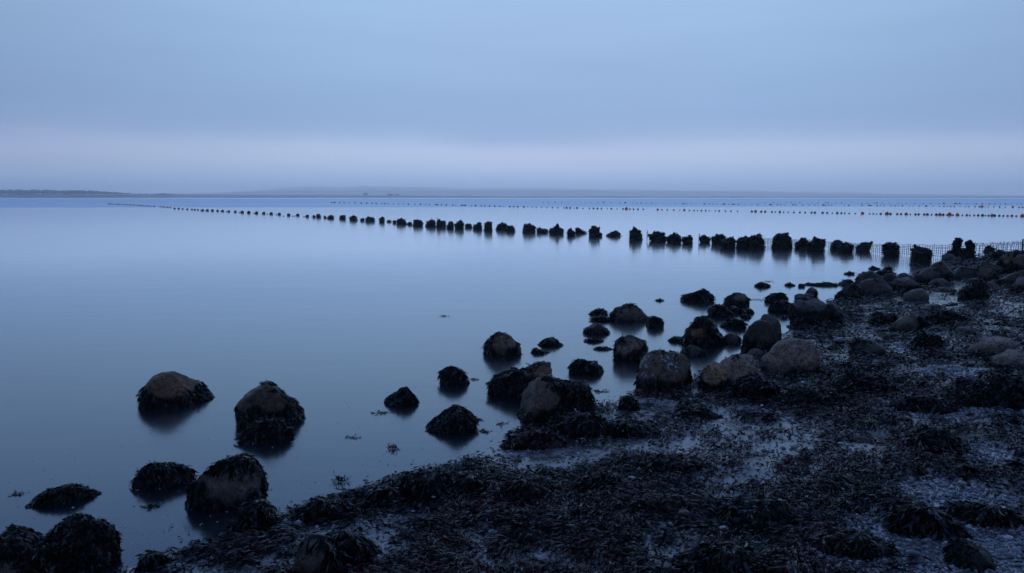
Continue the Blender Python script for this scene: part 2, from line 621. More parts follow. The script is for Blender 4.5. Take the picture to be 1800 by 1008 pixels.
def beach_z(X, Y):
    """height of the finished ground sheet (bilinear)"""
    X, Y = np.asarray(X, float), np.asarray(Y, float)
    i = np.clip(np.searchsorted(gx, X) - 1, 0, nx - 2)
    j = np.clip(np.searchsorted(gy, Y) - 1, 0, ny - 2)
    tx = (X - gx[i]) / (gx[i + 1] - gx[i]); ty = (Y - gy[j]) / (gy[j + 1] - gy[j])
    return (GZ[j, i] * (1 - tx) * (1 - ty) + GZ[j, i + 1] * tx * (1 - ty) + GZ[j + 1, i] * (1 - tx) * ty + GZ[j + 1, i + 1] * tx * ty)


# ------------------------------------------------------------------ water sheet
wx = np.array([-4240, -600, -120, -30, 0, 30, 120, 600, 4240.]); wy = np.array([-50, 0, 10, 40, 120, 300, 700, 1200, 1640.])
WX, WY = np.meshgrid(wx, wy)
idx = np.arange(WX.size).reshape(WX.shape)
F = np.stack([idx[:-1, :-1], idx[:-1, 1:], idx[1:, 1:], idx[1:, :-1]], -1).reshape(-1, 4)
tag(link('sea_water', mesh_np('sea_water', np.stack([WX.ravel(), WY.ravel(), WX.ravel() * 0], 1), F), WATER), kind='structure')

# ------------------------------------------------------------------ far shore, hills
SANDM = plain('far_sand', (0.58, 0.47, 0.38), 0.8, 0.2, (0.44, 0.36, 0.30), 0.01)


def far_mesh(y0, prof, depth, base, jag, seed, n=600, rows=9, xlim=5000):
    """rolling land: prof(x) gives crest height; slopes up from y0, falls behind"""
    xs = np.linspace(-xlim, xlim, n)
    crest = prof(xs) + jag * fbm2(xs, xs * 0, 90, 4, seed)
    Vs = []
    for r in range(rows):
        t = r / (rows - 1)
        s = np.sin(min(t / 0.62, 1.0) * pi / 2) ** 1.2 if t <= 0.62 else cos((t - 0.62) / 0.38 * pi / 2) ** 0.8
        zz = base + (np.maximum(crest, 0.05)) * s
        zz = zz * (1 + 0.10 * fbm2(xs, xs * 0 + r * 50, 260, 3, seed + 5) * (1 if 0 < r < rows - 1 else 0))
        Vs.append(np.stack([xs, np.full(n, y0 + depth * t), zz], 1))
    V = np.concatenate(Vs)
    idx = np.arange(n * rows).reshape(rows, n)
    F = np.stack([idx[:-1, :-1], idx[:-1, 1:], idx[1:, 1:], idx[1:, :-1]], -1).reshape(-1, 4)
    return mesh_np('land', V, F, smooth=True)


def pix_prof(pts, y, v0=346.5):
    """crest heights from (column, row) pairs seen at distance y"""
    xs = [(u - 900) / FPX * y for u, v in pts]
    zs = [max(CAM_H + (v0 - v) / FPX * y, 0.05) for u, v in pts]
    return lambda x: np.interp(x, xs, zs)


Y1 = 1600.0
sand = far_mesh(Y1, pix_prof([(-900, 342.5), (0, 342), (240, 341.5), (330, 341.5), (500, 343), (700, 344), (900, 345), (1300, 345.6), (2700, 345.8)], Y1 + 30), 70, -0.6, 0.25, 51)
tag(link('far_shore', sand, SANDM), kind='structure')

k = NT('far_fields')
co = k.coord('Object')
mpx = k.n('ShaderNodeMapping'); k.l(co, mpx.inputs[0]); mpx.inputs['Scale'].default_value = (0.0016, 0.006, 0.16)
vf = k.n('ShaderNodeTexVoronoi', feature='F1'); k.l(mpx.outputs[0], vf.inputs['Vector']); vf.inputs['Scale'].default_value = 3.0
sepc = k.n('ShaderNodeSeparateColor'); k.l(vf.outputs['Color'], sepc.inputs[0])
c = k.mix(k.rng(sepc.outputs[0], 0.55, 0.7), (0.035, 0.048, 0.03, 1), (0.22, 0.20, 0.15, 1))
c = k.mix(k.rng(k.noise(co, 0.02, 4), 0.45, 0.6), c, (0.03, 0.04, 0.028, 1))
k.principled(c, 0.8, 0.2)
FIELD = k.m
HILLM = plain('far_hill_heath', (0.035, 0.042, 0.032), 0.8, 0.2, (0.06, 0.06, 0.045), 0.01)
Y2 = 3300.0
low = far_mesh(Y2, pix_prof([(-900, 341), (0, 340.5), (200, 339.5), (330, 340), (440, 338), (520, 335), (600, 334), (800, 336), (1000, 335.5), (1250, 337), (1500, 341), (1600, 342.5), (1800, 343.8), (2700, 344)], Y2 + 250), 420, -0.5, 1.2, 52)
tag(link('coastal_fields', low, FIELD), kind='structure')
Y3 = 4700.0
hill = far_mesh(Y3, pix_prof([(-900, 345), (100, 344), (380, 339), (470, 333), (580, 329), (640, 328), (760, 330), (900, 331.5), (1080, 333), (1220, 336), (1330, 335), (1500, 338), (1560, 341), (1640, 342), (1800, 344), (2700, 345)], Y3 + 400), 700, -0.5, 1.2, 53)
tag(link('far_hills', hill, HILLM), kind='structure')

# far wood on the dunes: one mass of crowns
LEAFM = plain('far_wood_foliage', (0.055, 0.07, 0.06), 0.8, 0.15, (0.075, 0.085, 0.07), 0.05)


def wood(name, u0, u1, y, vt, vb, count, seed, hvar=0.3):
    r = np.random.default_rng(seed)
    Vi, Fi = ico(1)
    Vs, Fs = [], []
    for i in range(count):
        u = r.uniform(u0, u1)
        t = (u - u0) / (u1 - u0)
        edge = min(1, 8 * t + 0.5, 5 * (1 - t) + 0.35)
        z1 = CAM_H + (346.5 - np.interp(t, np.linspace(0, 1, len(vt)), vt)) / FPX * y
        z0 = CAM_H + (346.5 - vb) / FPX * y
        yy = y + r.uniform(-18, 18)
        top = z0 + (z1 - z0) * edge * r.uniform(1 - hvar, 1.03)
        hgt = max(top - z0, 1.0)
        w = r.uniform(2.2, 4.2)
        P = Vi * [w, w, hgt * 0.55] * (1 + 0.25 * r.uniform(-1, 1, (len(Vi), 1)))
        P = P + [(u - 900) / FPX * yy, yy, z0 + hgt * 0.48]
        Fs.append(Fi + sum(len(q) for q in Vs)); Vs.append(P)
    return tag(link(name, mesh_np(name, np.concatenate(Vs), np.concatenate(Fs)), LEAFM), kind='stuff')


tag(wood('far_wood', -260, 232, 1625.0, [333, 333, 333.6, 333.6, 335, 336.5], 341.5, 560, 61, 0.22), label='long dark wood along the dunes on the far shore', cat='wood')
tag(wood('far_copse', 240, 312, 1622.0, [341, 340.6, 341.3, 339.6, 340.8], 342.4, 26, 62, 0.5), label='short broken line of trees past the end of the long far wood', cat='trees')

# ------------------------------------------------------------------ air
bm = bmesh.new()
bmesh.ops.create_cube(bm, size=1.0)
for v in bm.verts:
    v.co = (v.co.x * 10200, (v.co.y + 0.5) * 6000 - 80, (v.co.z + 0.5) * 80.0 - 3.2)
me = bpy.data.meshes.new('haze'); bm.to_mesh(me); bm.free()
k = NT('sea_haze')
pv = k.n('ShaderNodeVolumePrincipled')
pv.inputs['Color'].default_value = (0.91, 0.955, 1.0, 1)
pv.inputs['Density'].default_value = 0.00047
pv.inputs['Anisotropy'].default_value = 0.85
k.l(pv.outputs[0], k.out.inputs['Volume'])
tag(link('haze', me, k.m), kind='stuff')

# ------------------------------------------------------------------ seaweed blades
PALETTES = [np.array([(.0035, .0045, .004), (.003, .005, .005), (.009, .0065, .0025), (.0025, .0035, .004)]),      # dark olive wrack
            np.array([(.026, .005, .008), (.030, .006, .006), (.014, .004, .008), (.008, .005, .005)]),      # dulse red
            np.array([(.008, .006, .008), (.005, .005, .007), (.011, .006, .007), (.004, .004, .004)])]      # purplish


def blades(P, Nn, D, Ln, W, lift, droop, col, r):
    """forked straps: seven points and five triangles each"""
    n = len(P)
    S = np.cross(Nn, D)
    S /= np.linalg.norm(S, axis=1)[:, None] + 1e-9
    Lc, Wc = Ln[:, None], W[:, None]
    lf = (lift * Ln)[:, None]
    dr = (droop * Ln)[:, None] * np.array([0, 0, -1.0])
    tw = r.uniform(-.5, .5, (n, 1)) * Wc * Nn
    sw = r.uniform(-.25, .25, (n, 1)) * Lc * S
    m = P + D * Lc * .52 + Nn * lf * .7 + sw * .4
    cx = P + D * Lc * .66 + Nn * lf * .85 + dr * .3 + sw * .6
    t = P + D * Lc + Nn * lf + dr + sw
    sp = r.uniform(.7, 1.7, (n, 1))
    V = np.stack([P - S * Wc * .22, P + S * Wc * .22, m - S * Wc * .5 + tw, m + S * Wc * .5 - tw, cx,
                  t - S * Wc * sp + Nn * Wc * r.uniform(-.5, .7, (n, 1)), t + S * Wc * sp - D * Lc * r.uniform(0, .3, (n, 1)) + Nn * Wc * r.uniform(-.5, .7, (n, 1))], 1)
    T = np.array([(0, 1, 3), (0, 3, 2), (2, 3, 4), (2, 4, 5), (4, 3, 6)])
    F = (np.arange(n)[:, None, None] * 7 + T[None]).reshape(-1, 3)
    C = np.repeat(np.concatenate([col, r.random((n, 1)) ** 4], 1), 7, 0)          # alpha: how wet and glossy a blade is
    return V.reshape(-1, 3), F, C


def pick_cols(n, r, pal=0, mixred=0.08):
    base = PALETTES[pal][r.integers(0, 4, n)]
    red = PALETTES[1][r.integers(0, 4, n)]
    c = np.where((r.random(n) < mixred)[:, None], red, base)
    return np.clip(c * r.uniform(.55, 1.5, (n, 1)), 0, 1)


def weed_on(V, F, mask, count, r, Lr=(.03, .06), Wr=(.007, .011), lift=.35, pal=0, zmin=-.03, mixred=.08):
    """blades hanging down over the covered part of a surface"""
    a, b, c = V[F[:, 0]], V[F[:, 1]], V[F[:, 2]]
    cr_ = np.cross(b - a, c - a)
    ar = np.linalg.norm(cr_, axis=1)
    fm = mask[F].mean(1)
    zc = (a[:, 2] + b[:, 2] + c[:, 2]) / 3
    w = ar * np.clip((fm - .3) * 2.5, 0, 1) * (zc > zmin)
    if w.sum() <= 0 or count < 3:
        return None
    f = r.choice(len(F), count, p=w / w.sum())
    u, v = r.random((2, count))
    s = u + v > 1
    u[s], v[s] = 1 - u[s], 1 - v[s]
    P = a[f] + (b[f] - a[f]) * u[:, None] + (c[f] - a[f]) * v[:, None]
    nn = cr_[f] / (ar[f][:, None] + 1e-12)
    g = np.array([0, 0, -1.0]) - nn * (-nn[:, 2:3])
    fld = np.stack([fbm(P / .11 + q * 31, 2, 500 + q) for q in range(3)], 1)      # locks of weed hang the same way
    jit = fld * .8 + r.normal(0, .18, (count, 3))
    jit -= nn * (jit * nn).sum(1)[:, None]
    D = g * 1.1 + jit
    D /= np.linalg.norm(D, axis=1)[:, None] + 1e-9
    L_ = r.uniform(*Lr, count) * np.where(r.random(count) < .25, .6, 1.0)
    W_ = r.uniform(*Wr, count)
    return blades(P, nn, D, L_, W_, lift * r.uniform(.3, 1.7, count), r.uniform(0, .35, count), pick_cols(count, r, pal, mixred) * (1 + .7 * fbm(P / .09, 2, 77)[:, None]).clip(.25, 2), r)


# ------------------------------------------------------------------ boulders
def rock_geo(a, b, h, below, prof, seed, lod=4, knob=1.0, facets=7, lean=0.0, lumps=0):
    V, F = ico(lod)
    r = np.random.default_rng(seed)
    sx, sy, sz = V.T
    rr = np.sqrt(np.maximum(1 - sx ** 2, 1e-9))
    c, s = sy / rr, sz / rr
    n = 2.5
    D = np.maximum(1 - np.abs(sx) ** 2.7, 0) ** .5
    cy = np.sign(c) * np.abs(c) ** (2 / n)
    cz = np.sign(s) * np.abs(s) ** (2 / n)
    xs = np.linspace(-1, 1, len(prof))
    top = np.interp(sx, xs, prof)
    for q in (.035, .07):
        top = .5 * top + .25 * (np.interp(sx - q, xs, prof) + np.interp(sx + q, xs, prof))
    X = sx.copy()
    Z = np.where(cz > 0, top * cz, cz)
    Y = D * cy
    # flattened faces
    Q = np.stack([X, Y, np.where(Z > 0, Z, Z * .6)], 1)
    ext = np.abs(Q).max(0)
    for _ in range(facets):
        nn = np.array([r.uniform(-.55, .55), r.uniform(-1, .1), r.uniform(.0, .55)])
        nn /= np.linalg.norm(nn)
        lim = (Q @ nn).max() * r.uniform(.72, .90)
        e = np.maximum(Q @ nn - lim, 0)
        Q -= nn * (e * .93)[:, None]
    Q *= (ext / np.abs(Q).max(0)) ** [1, .6, 1]
    X, Y = Q[:, 0] * a, Q[:, 1] * b
    Z = np.where(Q[:, 2] > 0, Q[:, 2] * h, Q[:, 2] / .6 * below)
    Y = Y + lean * Z
    P = np.stack([X, Y, Z], 1)
    ctr = np.array([0, 0, .25 * h])
    nrm = (P - ctr) / np.array([a, b, h]) ** 2
    nrm /= np.linalg.norm(nrm, axis=1)[:, None] + 1e-9
    sc_ = (a * b * h) ** (1 / 3)
    o = seed * 7.13
    disp = (.10 * fbm(P / (sc_ * .95) + o, 2, seed) + .042 * knob * fbm(P / (sc_ * .36) + o, 4, seed + 3)) * sc_
    gro = np.abs(fbm(P / (sc_ * .8) + o + 5, 2, seed + 6))
    disp = disp - .06 * sc_ * np.maximum(1 - gro / .10, 0)
    # weathered ledges: bedding planes tilted differently on every rock
    tl = r.normal(0, .5, 3) + np.array([0, 0, 1.0]); tl /= np.linalg.norm(tl)
    lay = (P @ tl) / (sc_ * .30) + .9 * fbm(P / (sc_ * .6) + o, 2, seed + 11)
    fr_ = lay - np.floor(lay)
    disp = disp + .040 * sc_ * (np.clip(fr_ * 4, 0, 1) - np.clip((fr_ - .55) * 2.2, 0, 1)) * (.4 + .6 * np.clip(fbm(P / sc_ + o + 9, 2, seed + 12) + .4, 0, 1))
    if lod > 4:
        disp = disp + .012 * sc_ * fbm(P / (sc_ * .10) + o, 2, seed + 13)
    if lumps:
        ce = P[r.integers(0, len(P), lumps)]
        rad = r.uniform(.16, .36, lumps) * min(a, h)
        am = r.uniform(.10, .30, lumps) * min(a, h)
        for c_, r_, a_ in zip(ce, rad, am):
            q = ((P - c_) ** 2).sum(1) / r_ ** 2
            disp = disp + a_ * np.maximum(1 - q, 0) ** .7
    P = P + nrm * disp[:, None]
    return P, F


ROCKS = []


def place(u0, u1, vt, vb, depth, on_land=True):
    uc = .5 * (u0 + u1)
    fr = ground(uc, vb) if on_land else at(uc, vb)
    if not on_land:
        fr[2] = 0
    d0 = np.linalg.norm(fr[:2])
    dirv = fr[:2] / d0
    # half width at the centre distance, front of the base at fr
    slant = np.linalg.norm(fr - [0, 0, CAM_H])
    a = .5 * (u1 - u0) / FPX * (CP * fr[1] + SP * (CAM_H - fr[2]))
    b = a * depth
    cxy = fr[:2] + dirv * b * .9
    k_ = np.linalg.norm(cxy) / d0
    a *= k_
    d = ray(uc, vt)
    t = np.linalg.norm(cxy) / np.linalg.norm(d[:2])
    ztop = CAM_H + d[2] * t
    zb = float(beach_z(cxy[:1], cxy[1:])[0]) if on_land else 0.0
    zb = max(zb, 0.0)
    h = max(ztop - zb, .015)
    return cxy, zb, a, b, h, -math.atan2(dirv[0], dirv[1])


def boulder(u0, u1, vt, vb, prof, mat, label, bare=None, depth=.8, lod=4, dens=1.0, name='boulder', cat='boulder', group=None,
            land=None, L_=(.030, .066), pal=0, lean=0.0, knob=1.15, mixred=.08, facets=8):
    uc = .5 * (u0 + u1)
    if land is None:
        q = at(uc, vb)
        land = float(terrain(q[:1], q[1:2], False)[0]) > -0.004
    if mat in 'bpgqn' and u1 - u0 > 48:
        lod = 5
    cxy, zb, a, b, h, yaw = place(u0, u1, vt, vb, depth, land)
    seed = 100 + len(ROCKS)
    a, b, h = a * .97, b * .97, h * (1.12 if group == FR else .97)
    below = max(.35 * h, .06)
    P, F = rock_geo(a, b, h, below, prof, seed, lod, knob, facets, lean)
    r = np.random.default_rng(seed)
    # which part is bare stone (ellipses on the rock in fractions of its width and height)
    sx, sz = P[:, 0] / a, P[:, 2] / h
    nzv = fbm(P / (a * .22) + 3, 3, seed + 9)
    if bare == 'all':
        weed = np.clip((.10 - sz) * 8 + nzv * .8, 0, 1)
    else:
        q = np.full(len(P), 9.)
        for (u, v, ru, rv) in (bare or []):
            cx, cz = (u - uc) / (.5 * (u1 - u0)), (vb - v) / (vb - vt)
            rx, rz = ru / (.5 * (u1 - u0)), rv / (vb - vt)
            q = np.minimum(q, ((sx - cx) / rx) ** 2 + ((sz - cz) / rz) ** 2)
        weed = np.clip((np.sqrt(q) - .92 + nzv * .30 + .35 * fbm(P / (a * .5) + 8, 2, seed + 19)) * 3.2, 0, 1)
        weed = np.maximum(weed, np.clip((.02 - sz) * 9 + .3 * nzv, 0, 1) * .8)
    o = link(name, mesh_np(name, P, F, attr={'weed': weed}, smooth=True), MATS[mat], None, (cxy[0], cxy[1], zb), (0, 0, yaw))
    tag(o, label, cat, group)
    area = 2.2 * (a * b + (a + b) * h)
    dist = np.linalg.norm(cxy)
    sc_ = 1.0 + max(0, dist - 6) * .06
    n = int(area * weed[P[:, 2] > 0].mean() / (2.6e-4 * sc_ ** 2) * 2.4 * dens)
    n = min(n, 9000)
    if n > 12:
        g = weed_on(P, F, weed, n, r, (L_[0] * sc_, L_[1] * sc_), (.008 * sc_, .016 * sc_), lift=.13, pal=pal, mixred=mixred)
        if g:
            w = link('seaweed_cover', mesh_np('seaweed_cover', g[0], g[1], g[2]), WEED, o)
            w['kind'] = 'stuff'
    ROCKS.append((cxy, max(a, b), o))
    return o


dome = [.3, .74, .95, 1, .93, .7, .28]
low = [.15, .6, .9, 1, .85, .5, .12]
SH = 'boulders standing in the shallows'
LD = "rocks along the water's edge"
FR = 'far rocks where the shore meets the wire fence'

# --- standing in the water
boulder(253, 382, 652, 716, [.30, .80, .98, 1, .86, .60, .38, .12], 'b', 'brown bare-topped boulder with a skirt of black weed, farthest out on the calm water', [(312, 668, 44, 24), (296, 684, 22, 14)], .75, 5, group=SH)
boulder(420, 541, 673, 752, [.42, .90, 1, .92, .78, .58, .42, .15], 'b', 'tall sloping brown boulder with cracked peak and weed below, behind a small weedy clump', [(462, 690, 34, 20), (487, 706, 26, 12), (436, 700, 14, 18)], .75, 5, group=SH)
boulder(426, 513, 737, 781, [.2, .6, .85, .95, 1, .92, .5], 's', 'small weed-smothered clump just in front of the tall sloping brown boulder', None, .7, group=SH)
boulder(335, 463, 797, 898, [.55, .78, .86, .95, 1, .98, .84, .6], 'g', 'smooth grey-faced boulder wearing a ragged cap of seaweed', [(396, 852, 44, 26), (430, 852, 24, 22), (372, 842, 22, 12), (412, 830, 26, 8)], .75, 5, group=SH)
boulder(428, 494, 876, 936, [.4, .9, 1, .95, .8, .6, .25], 's', 'weedy lump leaning against the foot of the smooth grey-faced boulder', None, .9, group=SH, land=False)
boulder(237, 336, 812, 860, [.25, .72, .98, 1, .8, .68, .66, .62], 's', 'rounded weed-covered rock whose tail reaches the smooth grey-faced boulder', None, .7, group=SH)
boulder(62, 168, 855, 888, [.1, .45, .8, .9, 1, .85, .45, .1], 's', 'low flat weed-draped rock lying alone in the water', None, .55, group=SH, L_=(.02, .045))
boulder(-30, 108, 929, 1040, [.7, .85, .97, 1, .98, .85, .5], 'g', 'weed-covered rock with a bare stone corner, cut by the edge of the picture', [(10, 990, 24, 22)], .8, 5, group=SH, land=False, L_=(.022, .048))
boulder(80, 208, 909, 1016, [.6, .82, .95, 1, .97, .93, .8, .5], 's', 'big square-shouldered rock wholly hidden under dark hanging weed', None, .85, 5, group=SH, land=False, L_=(.022, .048))
boulder(246, 296, 972, 1002, low, 's', 'small round tuft of weed on a stone at the muddy water edge', None, .8, group=SH)
boulder(675, 736, 680, 714, [.1, .4, .66, .85, 1, .97, .6], 's', 'small weedy rock rising to a peak on one side, drifting strands beside it', None, .7, group=SH)
boulder(775, 829, 645, 678, [.6, .95, 1, .93, .8, .5, .2], 's', 'small blocky weedy rock sloping down to one side, between the pyramid rock and open water', None, .7, group=SH)
boulder(745, 836, 715, 763, [.12, .42, .68, .84, .97, 1, .82, .45], 's', 'wedge-shaped rock thick with weed, rising in a ramp from the water', None, .75, group=SH)
boulder(851, 916, 582, 626, [.38, .66, .95, 1, .82, .6, .42], 'b', 'pyramid-shaped boulder with brown bare sides and a fringe of weed', [(880, 604, 20, 17), (898, 600, 10, 12)], .75, group=SH, dens=.9, facets=3)
boulder(945, 988, 594, 610, [.1, .4, .85, 1, .75, .4, .1], 's', 'little black cone of weed behind a thin floating strand', None, .7, 3, group=SH)
boulder(930, 966, 613, 622, [.15, .8, 1, .8, .7, .4, .1], 's', 'thin strand of weed barely above the water before the little black cone', None, .5, 3, group=SH)
boulder(856, 983, 636, 700, [.35, .62, .76, .84, .80, .92, 1, .96, .6], 'b', 'long double-humped weedy boulder with a bare hump, behind the largest boulder', [(952, 651, 20, 11), (928, 654, 10, 6)], .6, 5, group=SH, dens=1.1)
boulder(905, 1043, 663, 748, [.5, .84, .98, 1, .93, .84, .86, .86, .60], 'b', 'largest boulder in the shallows, bare rounded dome on one side and weed on the other', [(948, 690, 34, 30), (930, 708, 22, 24), (972, 682, 18, 12)], .75, 5, group=SH, dens=1.1, land=False)
boulder(1003, 1067, 632, 660, [.5, .95, 1, .9, .88, .8, .55, .2], 's', 'flat-topped weedy rock standing clear behind the largest boulder', None, .7, group=SH)
boulder(1036, 1071, 543, 555, [.15, .6, 1, .9, .7, .3], 's', 'small weed mound at the back of the bare-topped slab boulder', None, .7, 3, group=SH)
boulder(1038, 1082, 556, 566, [.3, .8, 1, .9, .8, .6], 's', 'low weedy shelf joined to the side of the bare-topped slab boulder', None, .6, 3, group=SH)
boulder(1073, 1143, 533, 567, [.4, .72, .92, 1, .96, .72, .42, .15], 'b', 'slanting bare-topped slab boulder with small weedy stones on both sides', [(1104, 550, 24, 12), (1122, 553, 16, 10)], .7, group=SH, dens=.8)
boulder(1136, 1167, 556, 577, [.4, .9, .95, 1, .8, .45], 's', 'round tufted weedy rock at the near corner of the bare-topped slab boulder', None, .8, 3, group=SH)
boulder(1028, 1071, 568, 589, [.35, .85, 1, .97, .8, .4], 'g', 'small dome rock with a bluish bare crown and weed round its foot', [(1052, 574, 14, 5)], .7, group=SH, dens=.8)
boulder(1028, 1063, 593, 602, [.1, .6, 1, .75, .5, .15], 's', 'thin patch of weed awash below the small dome rock', None, .5, 3, group=SH)
boulder(1042, 1078, 610, 616, [.1, .5, .8, 1, .8, .4], 's', 'narrow weed raft afloat beside the square brown boulder', None, .5, 3, group=SH)
boulder(1195, 1252, 509, 531, [.45, .62, .70, .84, 1, .9, .35], 's', 'long dark rock rising to one end, farthest of the rocks in open water', None, .6, group=SH)
boulder(1152, 1168, 526, 530, low, 's', 'tiny black rock tip barely breaking the open water', None, .6, 3, group=SH)
boulder(1080, 1139, 591, 636, [.66, .90, .98, 1, .97, .88, .6], 'b', 'square upright boulder with a bare brown top and weedy base', [(1108, 604, 26, 11), (1096, 612, 14, 12)], .75, group=SH, dens=.9)
boulder(1274, 1317, 514, 538, [.4, .75, .92, 1, .95, .75], 'b', 'chunky purplish-brown rock with rough weedy flanks standing behind the weed-covered pair', [(1302, 523, 10, 7)], .7, group=SH, dens=.8)
boulder(1246, 1286, 537, 557, [.5, .9, 1, .97, .7, .4], 's', 'weed-covered round rock, larger of a touching pair', None, .7, group=SH)
boulder(1279, 1308, 538, 552, [.6, 1, .95, .7, .4, .12], 's', 'weed-covered low rock, smaller of a touching pair', None, .7, 3, group=SH)
boulder(1311, 1326, 542, 552, [.3, .9, 1, .8, .4], 's', 'little pointed rock tip beside the weed-covered pair', None, .7, 3, group=SH)
boulder(1302, 1320, 552, 560, [.3, .8, 1, .8, .4], 's', 'little flat rock tip in front of the little pointed one', None, .7, 3, group=SH)
boulder(1345, 1382, 515, 533, [.4, .7, .85, 1, .9, .5], 's', 'rough weedy rock with fronds trailing from its side', None, .7, 3, group=SH)
boulder(1350, 1393, 528, 550, [.25, .6, .9, 1, .85, .4], 's', 'broad weedy rock in front of the rough one with trailing fronds', None, .7, group=SH)
boulder(1372, 1384, 554, 561, [.4, 1, .9, .4], 's', 'tiny rock tip in the channel before the great dark boulder', None, .7, 3, group=SH)
boulder(1327, 1353, 497, 505, [.5, 1, .9, .75, .4], 's', 'low black weedy rock farther out than the chunky purplish-brown rock', None, .6, 3, group=SH)
boulder(1380, 1397, 497, 503, [.2, .8, 1, .6, .2], 's', 'small black weed tuft between two low rocks, well out', None, .6, 3, group=SH)
boulder(1402, 1416, 499, 505, [.4, .9, 1, .5], 'g', 'small bare pebble-like rock at the end of a long weed raft', 'all', .6, 3, group=SH)
boulder(1414, 1469, 497, 503, [.15, .5, .5, .7, .8, 1, .8], 's', 'long thin weed raft floating inshore of the stumps', None, .4, 3, group=SH)
boulder(1413, 1436, 504, 521, [.4, .9, 1, .9, .5], 'b', 'upright knobbly rock standing on a low dark one', [(1424, 511, 8, 6)], .7, 3, group=SH, dens=.6)
boulder(1397, 1434, 516, 526, [.5, .9, .9, 1, .8], 'd', 'low dark rock under the upright knobbly one', 'all', .6, 3, group=SH)
boulder(1474, 1503, 491, 502, [.2, .7, 1, .8, .5], 'd', 'small dark rock with weed arms spread on the water', [(1485, 498, 8, 4)], .7, 3, group=SH)
boulder(1484, 1502, 478, 483, [.4, .6, 1, .8], 's', 'pair of tiny black stone tips alone in the water', None, .6, 3, group=SH)
boulder(1527, 1547, 469, 474, low, 's', 'flat dark rock awash near the wire fence', None, .6, 3, group=SH)
boulder(1553, 1568, 469, 475, [.5, .9, 1, .6], 's', 'small dark dome awash near the wire fence', None, .7, 3, group=SH)
boulder(1542, 1573, 476, 483, [.3, .8, 1, 1, .7, .3], 's', 'wide flat weedy rock, outermost of the far rocks', None, .6, 3, group=SH)
boulder(1601, 1614, 463, 467, low, 's', 'tiny weedy stone at the foot of the broad square stump', None, .6, 3, group=SH)

# --- along the water's edge
boulder(1200, 1275, 559, 610, [.62, .92, 1, .98, .9, .72, .45], 'b', 'bulky shaggy boulder with weed all over its crown, behind the barnacled boulder', [(1228, 580, 16, 12)], .8, group=LD)
boulder(1172, 1206, 591, 602, [.1, .5, .8, .9, 1], 's', 'low tongue of weed reaching from the shaggy boulder into the water', None, .6, 3, group=LD)
boulder(1268, 1312, 560, 578, [.3, .6, .9, 1, .8, .4], 's', 'weedy bank lying between the shaggy boulder and the smooth dark ones', None, .7, 3, group=LD)
boulder(1332, 1376, 552, 604, [.75, .98, 1, .92, .75, .5], 'd', 'tall dark slab behind the smooth dark boulder', 'all', .7, group=LD)
boulder(1300, 1362, 560, 622, [.55, .85, .96, 1, .95, .8], 'd', 'smooth dark boulder with faint ridges, in front of the tall dark slab', [(1335, 580, 34, 24)], .8, group=LD, dens=.7)
boulder(1390, 1462, 524, 578, [.62, .86, .97, 1, .97, .85, .6], 'd', 'great dark boulder, the biggest lump on the shoreline, its base weedy', [(1420, 536, 30, 12)], .85, 5, group=LD)
boulder(1446, 1480, 531, 574, [.8, 1, .95, .7, .4], 'd', 'bluish-topped rock pressed against the back of the great dark boulder', [(1462, 542, 14, 12)], .9, group=LD, dens=.7)
boulder(1434, 1466, 562, 578, [.5, .9, 1, .8, .4], 'g', 'bluish egg-shaped stone in front of the great dark boulder', [(1445, 569, 12, 7)], .8, group=LD, dens=.5)
boulder(1115, 1213, 613, 690, [.72, .96, 1, .94, .92, .96, .9, .6], 'n', 'large boulder spotted with white barnacles above hanging weed', [(1160, 640, 48, 26), (1190, 650, 22, 20)], .8, 5, group=LD, land=False)
boulder(1242, 1345, 622, 690, [.3, .6, .84, .94, 1, .96, .72, .4], 'p', 'pale rounded boulder behind the pale barnacled one, sloping to the weed', [(1296, 644, 42, 24), (1315, 655, 24, 20)], .75, 5, group=LD, dens=.8)
boulder(1231, 1290, 637, 690, [.62, .95, 1, .97, .9, .5], 'q', 'pale barnacled block with a mossy base between two larger boulders', [(1258, 652, 27, 15), (1250, 664, 20, 12)], .7, group=LD, land=True)
boulder(1340, 1443, 592, 662, [.3, .58, .80, .96, 1, .97, .86, .60], 'p', 'biggest pale sandstone boulder, high and rounded, pitted on top', [(1392, 625, 60, 36)], .8, 5, group=LD, dens=.5)
boulder(1196, 1237, 607, 628, [.3, .75, .9, 1, .85, .5], 'g', 'bluish stone half wrapped in weed behind the barnacled boulder', [(1222, 616, 12, 8)], .8, group=LD, dens=.7)
boulder(1268, 1303, 586, 606, [.4, .8, 1, .9, .6], 'b', 'small round brown stone lodged in weed behind the shaggy boulder', [(1285, 596, 14, 8)], .8, group=LD, dens=.5)
boulder(1312, 1345, 614, 632, [.4, .8, 1, .8, .4], 'b', 'purplish round stone peeping out behind the pale rounded boulder', 'all', .8, group=LD)
boulder(1083, 1124, 695, 722, low, 's', 'small weedy hump at the mouth of the inlet beside the largest boulder', None, .8, group=LD)
boulder(1495, 1556, 596, 630, [.5, .85, 1, .98, .85, .6, .3], 'g', 'smooth grey dome stone half draped with weed in the middle of the beach', [(1530, 610, 24, 15)], .8, group=LD, dens=.8)
boulder(1566, 1612, 552, 586, [.25, .55, .75, .9, 1, .95, .6], 'g', 'grey tilted slab stone propped up amid weed', [(1590, 568, 20, 16)], .9, group=LD, dens=.6)
boulder(1604, 1632, 555, 580, [.8, 1, .9, .7, .4], 's', 'weed heap against the high end of the tilted slab', None, .8, group=LD)
boulder(1612, 1652, 533, 552, [.3, .6, .8, 1, .9, .5], 'd', 'dark smooth stone sunk in weed above the tilted slab', [(1632, 540, 16, 8)], .8, group=LD, dens=.6)
